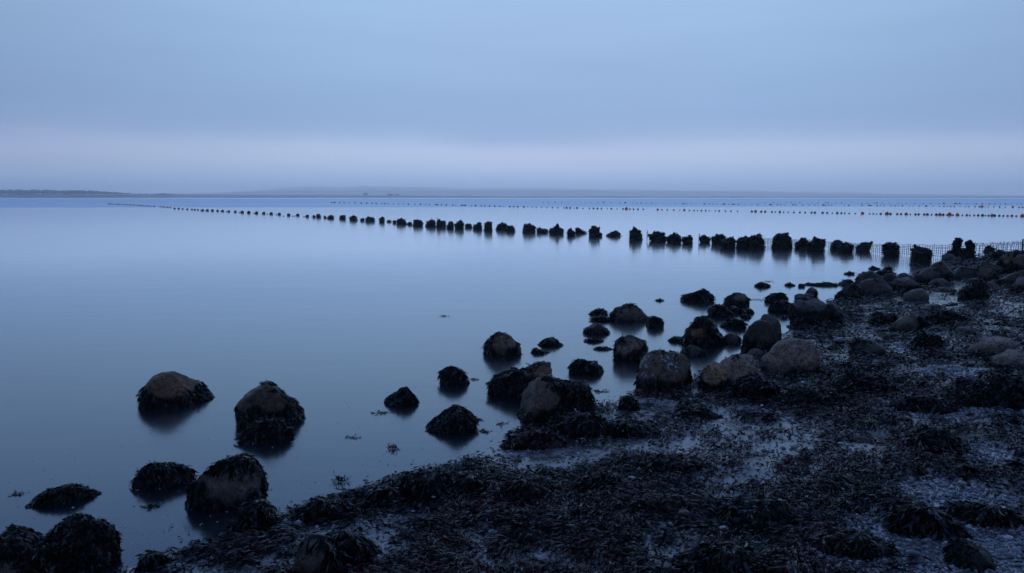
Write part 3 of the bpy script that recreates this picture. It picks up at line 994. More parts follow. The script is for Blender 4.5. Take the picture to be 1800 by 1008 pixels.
boulder(1680, 1724, 575, 589, [.3, .8, 1, 1, .9, .7, .3], 'g', 'flat bluish paving-like stone lying in the weed', 'all', .8, group=LD, facets=2)
boulder(1718, 1784, 590, 622, [.7, .93, 1, .97, .85, .5], 'p', 'pale hind lobe of a split pair of smooth stones, weed tuft on top', [(1745, 604, 40, 16)], .8, group=LD, dens=.5, facets=2)
boulder(1703, 1760, 601, 628, [.4, .75, .93, 1, .93, .6], 'p', 'pale front lobe of a split pair of smooth stones', [(1734, 612, 30, 12)], .7, group=LD, dens=.5, facets=2)
boulder(1733, 1840, 618, 650, [.25, .6, .85, .97, 1, .9, .6], 'p', 'pale grooved slab stone running out of the picture', [(1790, 632, 56, 14)], .7, group=LD, dens=.6, facets=3)
boulder(520, 592, 936, 1030, [.42, .72, .92, 1, .95, .8, .5], 'd', 'smooth dark boulder, nearest on the beach, weed hanging down one flank', [(545, 985, 26, 42)], .8, 5, group=LD, land=True, L_=(.04, .09), facets=2)
boulder(1668, 1742, 950, 1004, [.6, 1, .97, .86, .8, .7, .35], 'd', 'dark weedy stone lying on the pale shingle', [(1722, 972, 16, 14)], .8, group=LD, L_=(.02, .04))

# --- far rocks by the fence
boulder(1468, 1512, 503, 528, [.15, .5, .8, .95, 1, .9], 'd', 'low dark rock running down to the water from the angular block', [(1494, 514, 14, 7)], .8, group=FR)
boulder(1504, 1552, 481, 508, [.4, .75, .85, 1, .96, .5], 'd', 'rear half of a cloven angular block, flat sloping top', [(1530, 490, 22, 9)], .7, group=FR, dens=.6)
boulder(1506, 1566, 493, 524, [.45, .8, .9, .97, 1, .85, .4], 'd', 'front half of a cloven angular block with sharp shoulders', [(1536, 504, 26, 12)], .7, group=FR, dens=.5)
boulder(1551, 1575, 482, 494, [.5, 1, .95, .9, .6], 'd', 'small dark block at the water behind the cloven angular block', 'all', .7, 3, group=FR)
boulder(1572, 1606, 481, 491, [.4, .95, 1, .9, .8, .4], 'd', 'flat dark shelf of rock between the water and the humped pale-edged boulder', 'all', .6, 3, group=FR)
boulder(1566, 1621, 490, 517, [.5, .92, 1, .95, .92, .8, .45], 'g', 'humped boulder with a pale rounded edge next to the cloven block', [(1594, 497, 26, 8)], .75, group=FR, dens=.7)
boulder(1605, 1650, 471, 502, [.2, .5, .78, .95, 1, .9], 'd', 'dark weedy shoulder of the great reddish boulder', [(1630, 482, 14, 8)], .8, group=FR)
boulder(1628, 1676, 464, 500, [.55, .84, .97, 1, .85, .5], 'b', 'great reddish-brown boulder, highest of the far rocks', [(1652, 474, 22, 9)], .85, group=FR, dens=.5)
boulder(1641, 1673, 490, 504, [.7, 1, 1, .95, .6], 'd', 'black square-cut stone under the great reddish boulder', 'all', .7, group=FR)
boulder(1633, 1655, 493, 505, [.5, .95, 1, .9, .5], 'g', 'rounded grey stone leaning on the black square-cut one', 'all', .8, 3, group=FR)
boulder(1615, 1636, 487, 500, [.3, .8, 1, .9, .5], 'g', 'greenish stone at the near foot of the great reddish boulder', 'all', .8, 3, group=FR)
boulder(1590, 1633, 511, 530, [.5, .9, 1, .97, .7], 'g', 'long low grey stone below the humped boulder', 'all', .7, 3, group=FR)
boulder(1640, 1682, 506, 516, [.5, .9, 1, .8, .5], 'b', 'flat reddish stone by a gleaming wet patch', 'all', .7, 3, group=FR)
boulder(1674, 1722, 470, 493, [.6, .92, 1, .95, .9, .6], 'd', 'broad bluish-black boulder with weed hanging from its top', [(1696, 484, 20, 10)], .8, group=FR, dens=.7)
boulder(1716, 1748, 472, 494, [.4, .85, 1, .9, .55], 'g', 'pointed grey boulder with a clean face, centre of the far rocks', [(1732, 481, 14, 9)], .8, group=FR, dens=.6)
boulder(1722, 1760, 462, 484, [.45, .85, 1, .98, .85, .5], 'g', 'round-backed grey boulder behind the pointed one', [(1742, 470, 18, 8)], .8, group=FR, dens=.6)
boulder(1716, 1732, 461, 470, [.5, 1, .95, .6], 'd', 'small dark cobble at the back of the round-backed boulder', 'all', .8, 3, group=FR)
boulder(1753, 1784, 450, 482, [.5, .88, 1, .95, .7], 'b', 'tall brown boulder with a weedy front, next to its twin', [(1770, 458, 13, 8)], .8, group=FR, dens=.7)
boulder(1780, 1816, 451, 480, [.6, .95, 1, .95, .7], 'b', 'reddish boulder cut by the picture edge, twin of the tall brown one', [(1794, 460, 14, 9)], .8, group=FR, dens=.5)
boulder(1655, 1680, 447, 460, [.7, 1, .95, .9, .6], 'd', 'flat-topped stone at the foot of the forked stump', 'all', .8, 3, group=FR)
boulder(1674, 1690, 453, 464, [.5, .95, 1, .7], 'g', 'pale egg-shaped cobble before the forked stump', 'all', .8, 3, group=FR)
boulder(1664, 1682, 459, 466, [.5, .95, 1, .7], 'g', 'dark cobble touching the pale egg-shaped one', 'all', .8, 3, group=FR)
boulder(1700, 1730, 455, 463, [.4, .8, 1, .7], 's', 'low weedy stone beyond the forked stump, at the far waterline', None, .8, 3, group=FR)
boulder(1726, 1775, 443, 460, [.3, .65, .9, 1, .95, .8], 's', 'weedy rock heap on the far waterline under the wire fence', None, .7, group=FR)
boulder(1765, 1812, 442, 458, [.7, .85, .95, 1, .9], 's', 'second weedy heap on the far waterline, cut by the picture edge', None, .7, group=FR)
boulder(1730, 1746, 433, 444, [.7, 1, .9, .5], 's', 'small black stump-like rock seen through the wire fence', None, .8, 3, group=FR, land=False)
boulder(1754, 1812, 475, 504, [.2, .45, .7, .88, 1, .95], 'g', 'long slanting grey slab rising towards the picture edge', [(1785, 486, 34, 8)], .6, group=FR, dens=.7)
boulder(1780, 1822, 489, 516, [.55, .9, 1, .9, .6], 'g', 'round grey boulder below the long slanting slab', [(1800, 497, 20, 8)], .8, group=FR, dens=.7)
boulder(1688, 1736, 496, 528, [.35, .75, .95, 1, .85, .5], 's', 'high heap of weed over stones in the middle of the far rocks', None, .8, group=FR)
boulder(1729, 1752, 497, 512, [.5, .9, 1, .85, .5], 'g', 'bluish cobble set into the high heap of weed', 'all', .8, 3, group=FR)
boulder(1698, 1722, 490, 500, [.4, .8, 1, .9, .6], 'g', 'flat ledge of grey stone above the high heap of weed', 'all', .8, 3, group=FR)

# --- half-buried stones scattered over the far part of the beach
rs = np.random.default_rng(404)
BUR = {'d': ('dark half-buried stone among the weed on the far beach', 'dark half-buried stones'), 'g': ('bluish-grey half-buried stone among the weed on the far beach', 'bluish-grey half-buried stones'),
       'b': ('brown half-buried stone among the weed on the far beach', 'brown half-buried stones'), 's': ('weed-covered hummock of stone on the far beach', 'weed-covered stone hummocks')}
done = []
while len(done) < 54:
    v = rs.uniform(497, 690) if rs.random() < .75 else rs.uniform(690, 800)
    u = rs.uniform(1440, 1800)
    p = ground(u, v)
    if shore_d(p[:1], p[1:2])[0] < .25 or any(np.linalg.norm(p[:2] - c) < rad + .02 for c, rad, _ in ROCKS) or any(abs(u - x) < 16 and abs(v - y) < 8 for x, y in done):
        continue
    done.append((u, v))
    w = rs.uniform(8, 24) * (1 + (v - 497) / 400)
    kx = rs.choice(['d', 'g', 'b', 's'], p=[.4, .16, .12, .32])
    boulder(u - w / 2, u + w / 2, v - w * rs.uniform(.28, .5), v, [[.4, .85, 1, .9, .5], [.3, .7, .9, 1, .8, .4], [.5, 1, .9, .7, .3]][rs.integers(3)], kx, BUR[kx][0],
            'all' if kx != 's' else None, rs.uniform(.6, .9), 3, .7, 'half_buried_stone', 'stone', BUR[kx][1], True, L_=(.02, .05))

# --- heaps of weed on the beach, stones hidden inside
MD = 'heaps of seaweed on the beach'


def heap(u0, u1, vt, vb, prof, label, **kw):
    kw.setdefault('L_', (.035, .08))
    vt = vb - (vb - vt) * .86
    kw.setdefault('knob', 2.2)
    return boulder(u0 - 4, u1 + 4, vt, vb, prof, 's', label, None, kw.pop('depth', .75), kw.pop('lod', 4), name='seaweed_heap', cat='seaweed heap', group=MD,
                   land=kw.pop('land', True), **kw)


heap(703, 793, 823, 884, [.35, .8, .97, 1, .95, .75, .3], 'tallest round seaweed heap at the water, halfway along the near shore', dens=1.1)
heap(786, 852, 828, 872, [.5, .8, 1, .9, .7, .3], 'lower seaweed heap joined to the tallest round one')
heap(525, 642, 876, 922, [.15, .6, .92, 1, .9, .84, .7, .3], 'shaggy seaweed heap nearest the camera at the water line', dens=1.2)
heap(634, 706, 851, 896, [.3, .7, .9, 1, .95, .7], 'seaweed heap between the shaggy one and the tallest round one')
heap(570, 660, 925, 1000, [.7, .95, 1, .85, .6, .3], 'seaweed heap hanging over the smooth dark boulder', L_=(.04, .09))
heap(404, 470, 908, 938, [.2, .6, .9, 1, .9, .6], 'flat seaweed heap before the weedy lump, on pebbly mud')
heap(885, 990, 752, 792, [.12, .45, .75, .95, 1, .85, .5], 'reddish seaweed heap running into the water before the largest boulder', pal=1, depth=.5)
heap(965, 1070, 722, 772, [.4, .8, .97, 1, .9, .7, .3], 'seaweed heap banked against the front of the largest boulder', depth=.5)
heap(1048, 1166, 740, 770, [.25, .7, .9, 1, .97, .8, .3], 'long low seaweed heap on open mud beyond the inlet', depth=.5)
heap(1182, 1258, 711, 738, low, 'low seaweed heap below the barnacled boulder', depth=.6)
heap(1290, 1362, 652, 706, [.5, .85, 1, .9, .7, .4], 'bluish glistening seaweed heap at the foot of the pale rounded boulder', dens=1.2)
heap(1372, 1490, 672, 724, [.2, .6, .9, 1, .9, .6, .2], 'wide dark seaweed heap below the biggest pale boulder')
heap(1466, 1570, 645, 700, [.3, .75, 1, .96, .8, .5, .2], 'bluish mop-like seaweed heap in the middle of the beach', dens=1.2)
heap(1676, 1830, 648, 716, [.35, .72, .95, 1, .97, .9, .8], 'broadest seaweed heap, below the pale grooved slab', lod=5)
heap(1530, 1572, 545, 572, [.3, .8, 1, .85, .4], 'small seaweed heap behind the grey tilted slab')
heap(1612, 1656, 582, 618, [.5, .95, 1, .9, .6], 'knobbly seaweed heap before the flat bluish stone')
heap(1637, 1690, 541, 572, [.4, .85, 1, .9, .5], 'rounded seaweed heap above the flat bluish stone')
heap(1576, 1665, 690, 728, [.2, .7, .95, 1, .8, .3], 'dome of dark seaweed beside a pebbly gap, high on the beach')
heap(1590, 1690, 745, 800, [.3, .75, 1, .95, .7, .3], 'fan-shaped seaweed heap between two pebble patches')
heap(1560, 1680, 882, 950, [.2, .6, .9, 1, .9, .6, .2], 'dark seaweed heap bordering the pale shingle', L_=(.04, .09))
heap(1660, 1790, 880, 925, [.2, .7, .95, 1, .8, .5], 'long seaweed ridge lying across the pale shingle', depth=.4)
heap(1020, 1110, 826, 872, [.3, .8, 1, .9, .6, .2], 'central dark seaweed heap on the near mud', L_=(.04, .09))
heap(870, 960, 840, 892, [.3, .7, .95, 1, .8, .4], 'dark seaweed heap near the water, past the tallest round one')
heap(1120, 1240, 800, 835, [.2, .6, .9, 1, .8, .5], 'ragged reddish seaweed heap between two mud flats', pal=1, depth=.5)
heap(1260, 1400, 868, 940, [.2, .6, .9, 1, .9, .5], 'large tangled seaweed heap in the near middle of the beach', L_=(.04, .09))
heap(1190, 1330, 955, 1030, [.3, .7, .95, 1, .9, .6], 'teal-tinted seaweed heap closest to the camera', L_=(.04, .09))
heap(885, 960, 925, 960, [.2, .7, 1, .8, .3], 'small spiky seaweed heap alone on a mud flat')
heap(1330, 1420, 985, 1050, [.3, .8, 1, .9, .4], 'rounded seaweed heap cut by the lower picture edge', L_=(.04, .09))
heap(1440, 1560, 930, 985, [.2, .7, .95, 1, .8, .3], 'blue-green seaweed heap among scattered pale pebbles', L_=(.04, .09))

# each half-buried stone is told apart by what it lies next to
import re
named = [(c, o['label'], o) for c, rad, o in ROCKS if not o.name.startswith('half_buried') and c[0] > 2]
used = {}
for c, rad, o in ROCKS:
    if not o.name.startswith('half_buried'):
        continue
    for q in sorted(named, key=lambda q: np.linalg.norm(q[0] - c))[:3]:
        short = re.split(r',| with | in | behind | below | beside | amid | lying | between | next | under | by | near | at | on | of | from | above | before | propped | pressed | seen | running | cut | leaning | set | sunk | against | and | peeping | lodged | half | rising ', q[1])[0]
        short = ' '.join(short.split()[:7])
        lab = o['label'].split(' among')[0].split(' on the far')[0] + ' lying next to the ' + short
        if lab not in used and len(short.split()) > 1:
            used[lab] = 1
            o['label'] = lab
            break

# --- drifting weed, flat on the water
fw = [(690, 788, 26, 'brown drift weed with an upright sprig, off the near shore'), (620, 769, 18, 'small smear of drift weed between the sloping boulder and the wedge rock'),
      (268, 890, 30, 'brown drift weed below the rounded rock with a tail'), (668, 726, 30, 'thin drift strand before the small peaked weedy rock'),
      (600, 846, 26, 'drift weed with short stalks near the tallest seaweed heap'), (520, 897, 30, 'row of short weed stalks poking up beside the weedy lump'),
      (1055, 688, 34, 'reddish weed strand trailing from the side of the largest boulder'), (836, 667, 14, 'weed sprig beside the small blocky rock'),
      (880, 745, 16, 'drift weed scrap on the water before the double-humped boulder'), (850, 758, 30, 'line of floating weed bits next to the wedge-shaped rock'),
      (1330, 527, 36, 'thin weed raft behind the touching pair of weedy rocks'), (1350, 495, 16, 'dark ripple of weed farther out than the low black rock'),
      (1640, 469, 22, 'weed strand on the water below the broad square stump'), (780, 556, 14, 'faint weed streak alone far out on smooth water'),
      (30, 868, 18, 'wisp of weed by the low flat rock'), (842, 738, 12, 'wisp of weed at the corner of the wedge-shaped rock')]
for i, (u, v, w, lab) in enumerate(fw):
    c = at(u, v, 0.004)
    r = np.random.default_rng(900 + i)
    wm = w / FPX * np.linalg.norm(c)
    n = int(14 + w * 1.1)
    s = 1 + max(0, c[1] - 6) * .06
    P = np.stack([c[0] + r.normal(0, wm * .26, n), c[1] + r.normal(0, wm * .11, n), r.uniform(-.004, .008, n) * s], 1) - c
    nn = np.tile([0, 0, 1.0], (n, 1)) + r.normal(0, .2, (n, 3)); nn /= np.linalg.norm(nn, axis=1)[:, None]
    an = r.uniform(0, 2 * pi, n)
    D = np.stack([np.cos(an), .5 * np.sin(an), r.uniform(-.1, .55, n) * (i in (0, 4, 5)) * 2 + r.uniform(-.1, .12, n)], 1); D /= np.linalg.norm(D, axis=1)[:, None]
    g = blades(P, nn, D, r.uniform(.02, .045, n) * s, r.uniform(.004, .008, n) * s, r.uniform(0, .3, n), r.uniform(0, .2, n), pick_cols(n, r, 0, .3), r)
    o = link('floating_seaweed', mesh_np('floating_seaweed', *g), WEED, None, c)
    tag(o, lab, 'seaweed', 'scraps of weed adrift in the shallows')

# small foam flecks drifting near the shore
FOAM = plain('thin_foam', (0.80, 0.82, 0.84), 0.6)
r = np.random.default_rng(55)
Vs, Fs = [], []
while len(Vs) < 130:
    u, v = r.uniform(0, 900), r.uniform(640, 1000)
    p = at(u, v, .003)
    if not (-2.2 < shore_d(p[:1], p[1:2])[0] < -.05) or r.random() > .25 + .75 * (v - 640) / 360:
        continue
    n_ = 7
    t_ = np.arange(n_) / n_ * 2 * pi
    l_ = r.uniform(.003, .010) * r.uniform(.6, 1.2); w_ = l_ * r.uniform(.25, .6)
    yw = r.normal(.25, .35)
    x_, y_ = np.cos(t_) * l_ * r.uniform(.7, 1.2, n_), np.sin(t_) * w_ * r.uniform(.7, 1.2, n_)
    ring = np.stack([p[0] + x_ * cos(yw) - y_ * sin(yw), p[1] + x_ * sin(yw) + y_ * cos(yw), np.full(n_, .002)], 1)
    top_ = [[p[0], p[1], .005]]
    k0 = sum(len(q) for q in Vs)
    Vs.append(np.concatenate([ring, top_]))
    Fs += [(k0 + j, k0 + (j + 1) % n_, k0 + n_) for j in range(n_)]
tag(link('foam_flecks', mesh_np('foam_flecks', np.concatenate(Vs), np.array(Fs)), FOAM), 'tiny pale flecks of foam drifting by the shore', 'foam', kind='stuff')

# ------------------------------------------------------------------ stumps
def crust(P, n, size, r):
    """angular clumps of mussels and barnacles stuck on a stump"""
    Vi, Fi = ico(1)
    P = P[P[:, 2] > .02]
    c = P[r.choice(len(P), n, p=(lambda w: w / w.sum())(.3 + P[:, 2] / P[:, 2].max()))]
    c = c * [.93, .93, .96]
    s = r.uniform(.55, 1.3, n)[:, None, None] * size
    V = Vi[None] * s * (1 + .5 * r.uniform(-1, 1, (n, len(Vi), 1))) * r.uniform(.6, 1.25, (n, 1, 3)) + c[:, None]
    F = (Fi[None] + np.arange(n)[:, None, None] * len(Vi)).reshape(-1, 3)
    col = np.repeat(r.uniform(.5, 1.4, (n, 1)) * np.array([[.006, .006, .008]]), len(Vi), 0)
    return V.reshape(-1, 3), F, col


def join(a, b):
    b = (b[0], b[1], np.concatenate([b[2], np.full((len(b[2]), 1), .08)], 1))
    return np.concatenate([a[0], b[0]]), np.concatenate([a[1], b[1] + len(a[0])]), np.concatenate([a[2], b[2]])


ONES = ['', 'first', 'second', 'third', 'fourth', 'fifth', 'sixth', 'seventh', 'eighth', 'ninth', 'tenth', 'eleventh', 'twelfth', 'thirteenth', 'fourteenth',
        'fifteenth', 'sixteenth', 'seventeenth', 'eighteenth', 'nineteenth']
TENS = {2: ('twentieth', 'twenty'), 3: ('thirtieth', 'thirty'), 4: ('fortieth', 'forty'), 5: ('fiftieth', 'fifty')}


def ordn(n):
    if n < 20: return ONES[n]
    t, o = divmod(n, 10)
    return TENS[t][0] if o == 0 else TENS[t][1] + '-' + ONES[o]


ST = [(1601, 1638, 431, 462, [.85, 1, .97, .93, .9, .7], 'broad square-topped'), (1552, 1580, 425, 451, [.85, .97, 1, .95, .85], 'upright square'),
      (1504, 1530, 426, 442, [.6, .85, 1, .9, .8], 'small rounded'), (1473, 1500, 426, 445, [.7, .95, 1, .9, .8], 'front humped'),
      (1461, 1480, 423, 440, [.7, .95, 1, .9], 'rear lumpy'), (1420, 1449, 416, 442, [.5, .8, 1, .9, .7], 'peaked heavy'),
      (1397, 1422, 421, 438, [.7, .95, 1, .95], 'low joined'), (1358, 1390, 411, 437, [.55, .95, .97, 1, .95, .85], 'tall block-like'),
      (1317, 1345, 412, 438, [.75, 1, .85, .9, .6], 'wide crested'), (1294, 1322, 414, 437, [.5, .9, 1, .95, .9], 'wide shaggy'),
      (1268, 1293, 418, 437, [.6, .95, 1, .9, .6], 'round front'), (1252, 1275, 411, 430, [.6, .95, 1, .95, .7], 'round rear'),
      (1230, 1248, 414, 427, [.7, 1, .95, .97, .8], 'squat small'), (1199, 1219, 414, 429, [.6, .8, 1, .95, .6], 'pointed small'),
      (1173, 1198, 411, 427, [.6, .95, 1, .92, .6], 'rounded middling'), (1141, 1171, 406, 425, [.5, .85, .95, 1, .85], 'wide sloping'),
      (1105, 1130, 402, 422, [.8, .98, 1, .85, .5], 'tall round-shouldered'), (1066, 1092, 407, 416, [.3, .7, .9, 1, .6], 'low flat'),
      (1034, 1053, 398, 416, [.8, 1, .98, .9], 'tall square-edged'), (1050, 1059, 409, 416, [.7, 1, .5], 'tiny leaning'),
      (1011, 1031, 401, 411, [.8, 1, .8, .6, .3], 'low wedge-like'), (996, 1011, 402, 415, [.9, 1, .8, .5], 'sharp notched'),
      (966, 992, 396, 412, [.35, .8, 1, .85, .5], 'spiky peaked'), (943, 964, 401, 410, [.8, .9, .7, .8, .6], 'low double'),
      (918, 943, 393, 409, [.6, 1, .95, .7, .4], 'high ragged'), (889, 906, 396, 408, [.6, .95, 1, .7], 'near paired'),
      (872, 893, 391, 405, [.4, .85, 1, .8, .7], 'far paired'), (851, 866, 387, 406, [.7, 1, .85, .7], 'thin tall'),
      (831, 849, 390, 404, [.4, .7, 1, .9], 'ramped'), (817, 830, 393, 401, [.6, 1, .9, .6], 'low bun-like'),
      (798, 816, 387, 403, [.6, .8, 1, .7], 'knobbed'), (784, 798, 388, 402, [.6, 1, .97, .8], 'boxy'),
      (766, 783, 384, 400, [.6, 1, .8, .9, .5], 'two-knobbed'), (749, 767, 386, 399, [.5, .95, 1, .8], 'dome-like'),
      (726, 744, 384, 398, [.5, .95, 1, .8, .4], 'stout'), (716, 724, 390, 396, [.7, 1, .7], 'button-like'),
      (698, 716, 383, 395, [.9, 1, .8, .4], 'steep-fronted'), (690, 697, 387, 393, [.8, 1, .8], 'stubby'),
      (680, 688, 387, 391, [.6, 1, .8], 'barely rising'), (667, 677, 381, 391, [.6, 1, .9], 'neat rounded'),
      (642, 659, 380, 390, [.6, 1, .95, .5], 'chunky'), (633, 641, 383, 389, [.6, 1, .8], 'little'),
      (614, 628, 378, 388, [.4, .95, 1, .6], 'crouching'), (597, 608, 378, 386, [.7, 1, .9], 'blunt'),
      (576, 587, 377, 385, [.6, 1, .8, .6], 'bumpy'), (569, 573, 379, 384, [.8, 1, .6], 'pin-like'),
      (556, 564, 375.5, 383, [.7, 1, .8], 'rounded far'), (549, 555, 378, 383, [.8, 1, .8], 'dot-like'),
      (536, 544, 377, 382, [.6, 1, .8], None), (520, 527, 375, 380, [.6, 1, .8], None), (504, 511, 375, 380, [.6, 1, .8], None)]
for x, v in ((1473, 227), (1430, 225), (1390, 222.5), (1353, 221), (1312, 219), (1277, 217), (1240, 215), (1207, 213), (1174, 211), (1147, 210), (1120, 209), (1094, 208),
             (1068, 207), (1043, 205.5), (1027, 205), (1012, 204), (988, 202.5), (963, 201), (942, 199.5), (920, 199)):
    u = x / 3; w = 3.4 if x > 1250 else (2.8 if x > 1050 else 2.0)
    vb = 300 + v / 3 + w * .75
    ST.append((u - w, u + w, vb - w * 1.5, vb, [.6, 1, .8], None))
GS = 'row of weed-covered stumps across the bay'
for i, (u0, u1, vt, vb, prof, word) in enumerate(ST):
    d_ = .85
    cxy, zb, a, b, h, yaw = place(u0, u1, vt, vb, d_, False)
    rp = np.random.default_rng(300 + i)
    q9 = np.linspace(0, len(prof) - 1, 10)
    prof = np.clip(np.interp(q9, np.arange(len(prof)), prof) + rp.normal(0, .075 if i < 36 else .04, 10), .12, 1.12).tolist()
    lod = 4 if i < 20 else 3 if i < 48 else 2
    seed = 400 + i
    P, F = rock_geo(a * .88, b * .9, h * .9, max(.3, .5 * h), prof, seed, lod, 1.6, 3, 0.0, 46 if lod > 3 else 26 if lod > 2 else 0)
    o = link('weedy_stump', mesh_np('weedy_stump', P, F, attr={'weed': np.full(len(P), .6)}, smooth=True), STUMP, None, (*cxy, 0), (0, 0, yaw))
    if word:
        lab = f"{word} black weed-covered stump, {ordn(i + 1)} in the row counted from the wire fence"
    else:
        lab = 'small dark stump in the distant end of the row, next to red floats'
    tag(o, lab, 'stump', GS)
    if i < 48:
        r = np.random.default_rng(seed)
        n = int(np.clip((u1 - u0) * (vb - vt) * .35, 16, 300))
        px = 1.3 / FPX * np.linalg.norm(cxy)       # about a pixel at that distance
        Lx = max(.05, 2.2 * px); Wx = max(.012, .8 * px)
        g = weed_on(P, F, np.ones(len(P)), n, r, (Lx * .6, Lx * 1.15), (Wx * .7, Wx * 1.2), lift=.8, zmin=.01)
        g = join(g, crust(P, 46 if i < 20 else 26 if i < 36 else 10, (.14 if i < 36 else .16) * (min(a, h) + .05), r))
        w = link('mussel_and_weed_crust', mesh_np('mussel_and_weed_crust', g[0], g[1], g[2] * .75), WEED, o)
        w['kind'] = 'stuff'

# forked stump: rubble foot with two posts
cxy, zb, a, b, h, yaw = place(1669, 1708, 440, 458, .7, False)
root = bpy.data.objects.new('forked_stump', None); COL.objects.link(root)
root.location = (*cxy, 0); root.rotation_euler = (0, 0, yaw)
tag(root, 'forked stump with two crusted posts on a rubble foot, beside the wire fence', 'stump', GS)
P, F = rock_geo(a, b, h, .3, [.45, .8, .95, 1, .97, .8], 480, 4, 1.6, 2, 0.0, 40)
parts = [('foot', P, F)]
mpp = 1 / FPX * np.linalg.norm(cxy)
for nm, uc, w, vt, pr in (('post', 1682.5, 6.0, 418, [.8, .97, 1, .95]), ('post', 1700, 6.5, 422, [.9, 1, .97, .9])):
    hh_ = (458 - vt) * mpp
    P, F = rock_geo(w * mpp * .85, w * mpp * .85, hh_ * .80, .1, pr, int(uc), 4, 1.6, 2, 0.0, 40)
    P = P + [(uc - 1688.5) * mpp, 0, 0]
    parts.append((nm, P, F))
for j, (nm, P, F) in enumerate(parts):
    o = link(nm, mesh_np(nm, P, F, attr={'weed': np.full(len(P), .6)}, smooth=True), STUMP, root)
    r = np.random.default_rng(490 + j)
    g = weed_on(P, F, np.ones(len(P)), 160, r, (.03, .06), (.010, .018), lift=.8, zmin=.01)
    g = join(g, crust(P, 46, .055, r))
    w = link('mussel_and_weed_crust', mesh_np('mussel_and_weed_crust', g[0], g[1], g[2] * .8), WEED, o)
    w['kind'] = 'stuff'

# ------------------------------------------------------------------ wire fence, stakes
WIRE = plain('rusted_wire', (0.028, 0.028, 0.032), 0.6, 0.3)
TIMB = plain('wet_timber', (0.02, 0.018, 0.017), 0.6, 0.3)


def tube(pts, rad, ns=5):
    pts = np.asarray(pts, float)
    Vs, Fs = [], []
    for i, p in enumerate(pts):
        d = pts[min(i + 1, len(pts) - 1)] - pts[max(i - 1, 0)]
        d /= np.linalg.norm(d)
        u = np.cross(d, [.3, .9, .2]); u /= np.linalg.norm(u)
        w = np.cross(d, u)
        t = np.arange(ns) / ns * 2 * pi
        Vs.append(p + rad * (np.cos(t)[:, None] * u + np.sin(t)[:, None] * w))
    n = len(pts)
    for i in range(n - 1):
        for j in range(ns):
            a, b = i * ns + j, i * ns + (j + 1) % ns
            Fs += [(a, b, b + ns), (a, b + ns, a + ns)]
    return np.concatenate(Vs), np.array(Fs)


fence_px = [(1343, 431, 419), (1393, 433, 421), (1452, 438, 425), (1500, 443, 428), (1548, 447, 429.5), (1600, 451, 430.5), (1660, 454.5, 430.5), (1700, 455.5, 429),
            (1745, 454.5, 428), (1775, 453, 426.5), (1815, 451.5, 424.5)]
base_pts = np.array([at(u, vb) for u, vb, vt in fence_px])
tops = np.array([at_dist(u, vt, p[1])[2] for (u, vb, vt), p in zip(fence_px, base_pts)])
seg = np.r_[0, np.cumsum(np.linalg.norm(np.diff(base_pts[:, :2], axis=0), axis=1))]
fence = bpy.data.objects.new('wire_fence', None); COL.objects.link(fence)
fence.location = (*base_pts[6][:2], 0)
tag(fence, 'low rusty wire mesh fence running between the stumps to the shore rocks', 'fence')
o0 = np.array(fence.location)


def fpt(s, z):
    return np.array([np.interp(s, seg, base_pts[:, 0]), np.interp(s, seg, base_pts[:, 1]), z]) - o0


protos = []
for j in range(4):
    lean_ = [(0, 0), (.012, 0), (-.012, .006), (.03, 0)][j]
    tip = [(.0, 0), (.028, -.01), (-.03, -.012), (.045, -.03)][j]
    V, F = tube([(0, 0, -1), (lean_[0] * .4, lean_[1], .4), (lean_[0], lean_[1], .9), (lean_[0] + tip[0], lean_[1], 1 + tip[1])], .0058, 5)
    protos.append((V, F))
wire_me = []
for hz_ in np.arange(.24, .62, .04):
    row = []
    for V, F in protos:
        Vv = V.copy()
        Vv[:, 2] = np.where(Vv[:, 2] < 0, Vv[:, 2] * .35, Vv[:, 2] * hz_)
        row.append(mesh_np('wire', Vv, F))
    wire_me.append(row)
r = np.random.default_rng(5)
s = 0.0
while s < seg[-1]:
    h_ = np.interp(s, seg, tops) * r.uniform(.97, 1.05)
    row = wire_me[int(np.clip(round((h_ - .24) / .04), 0, len(wire_me) - 1))]
    far_end = s > np.interp(1690, [p[0] for p in fence_px], seg)
    q = int(r.choice(4, p=[.1, .2, .3, .4] if far_end else [.65, .2, .1, .05]))
    link('wire', row[q], WIRE, fence, fpt(s, 0), (r.normal(0, .02), r.normal(0, .02), r.uniform(-.6, .6)))
    s += .066 * r.uniform(.7, 1.3) + (.12 if r.random() < .03 else 0)
for kf in (.18, .36, .54, .70, .84, .97):
    ss = np.linspace(0, seg[-1], 70)
    V, F = tube([fpt(x, np.interp(x, seg, tops) * kf + r.normal(0, .008)) for x in ss], .0048, 4)
    link('strand', mesh_np('strand', V, F), WIRE, fence)
s1 = np.interp(1695, [p[0] for p in fence_px], seg)
for q in range(26):           # bent diagonal ends near the shore
    s = s1 + (seg[-1] - s1) * (q + r.uniform(0, .6)) / 26
    ht = np.interp(s, seg, tops)
    dx = r.choice([-1, 1]) * r.uniform(.08, .16)
    V, F = tube([fpt(s, ht * r.uniform(.72, .85)), fpt(min(s + dx * .5, seg[-1]), ht * r.uniform(1.0, 1.12)), fpt(min(s + dx, seg[-1]), ht * r.uniform(.8, .95))], .0048, 4)
    link('bent_wire', mesh_np('bent_wire', V, F), WIRE, fence)
p = at_dist(1797, 440, base_pts[-2][1]) - o0
V, F = tube([(p[0], p[1], -.3), (p[0], p[1], .52)], .022, 7)
link('fence_post', mesh_np('fence_post', V, F), TIMB, fence)

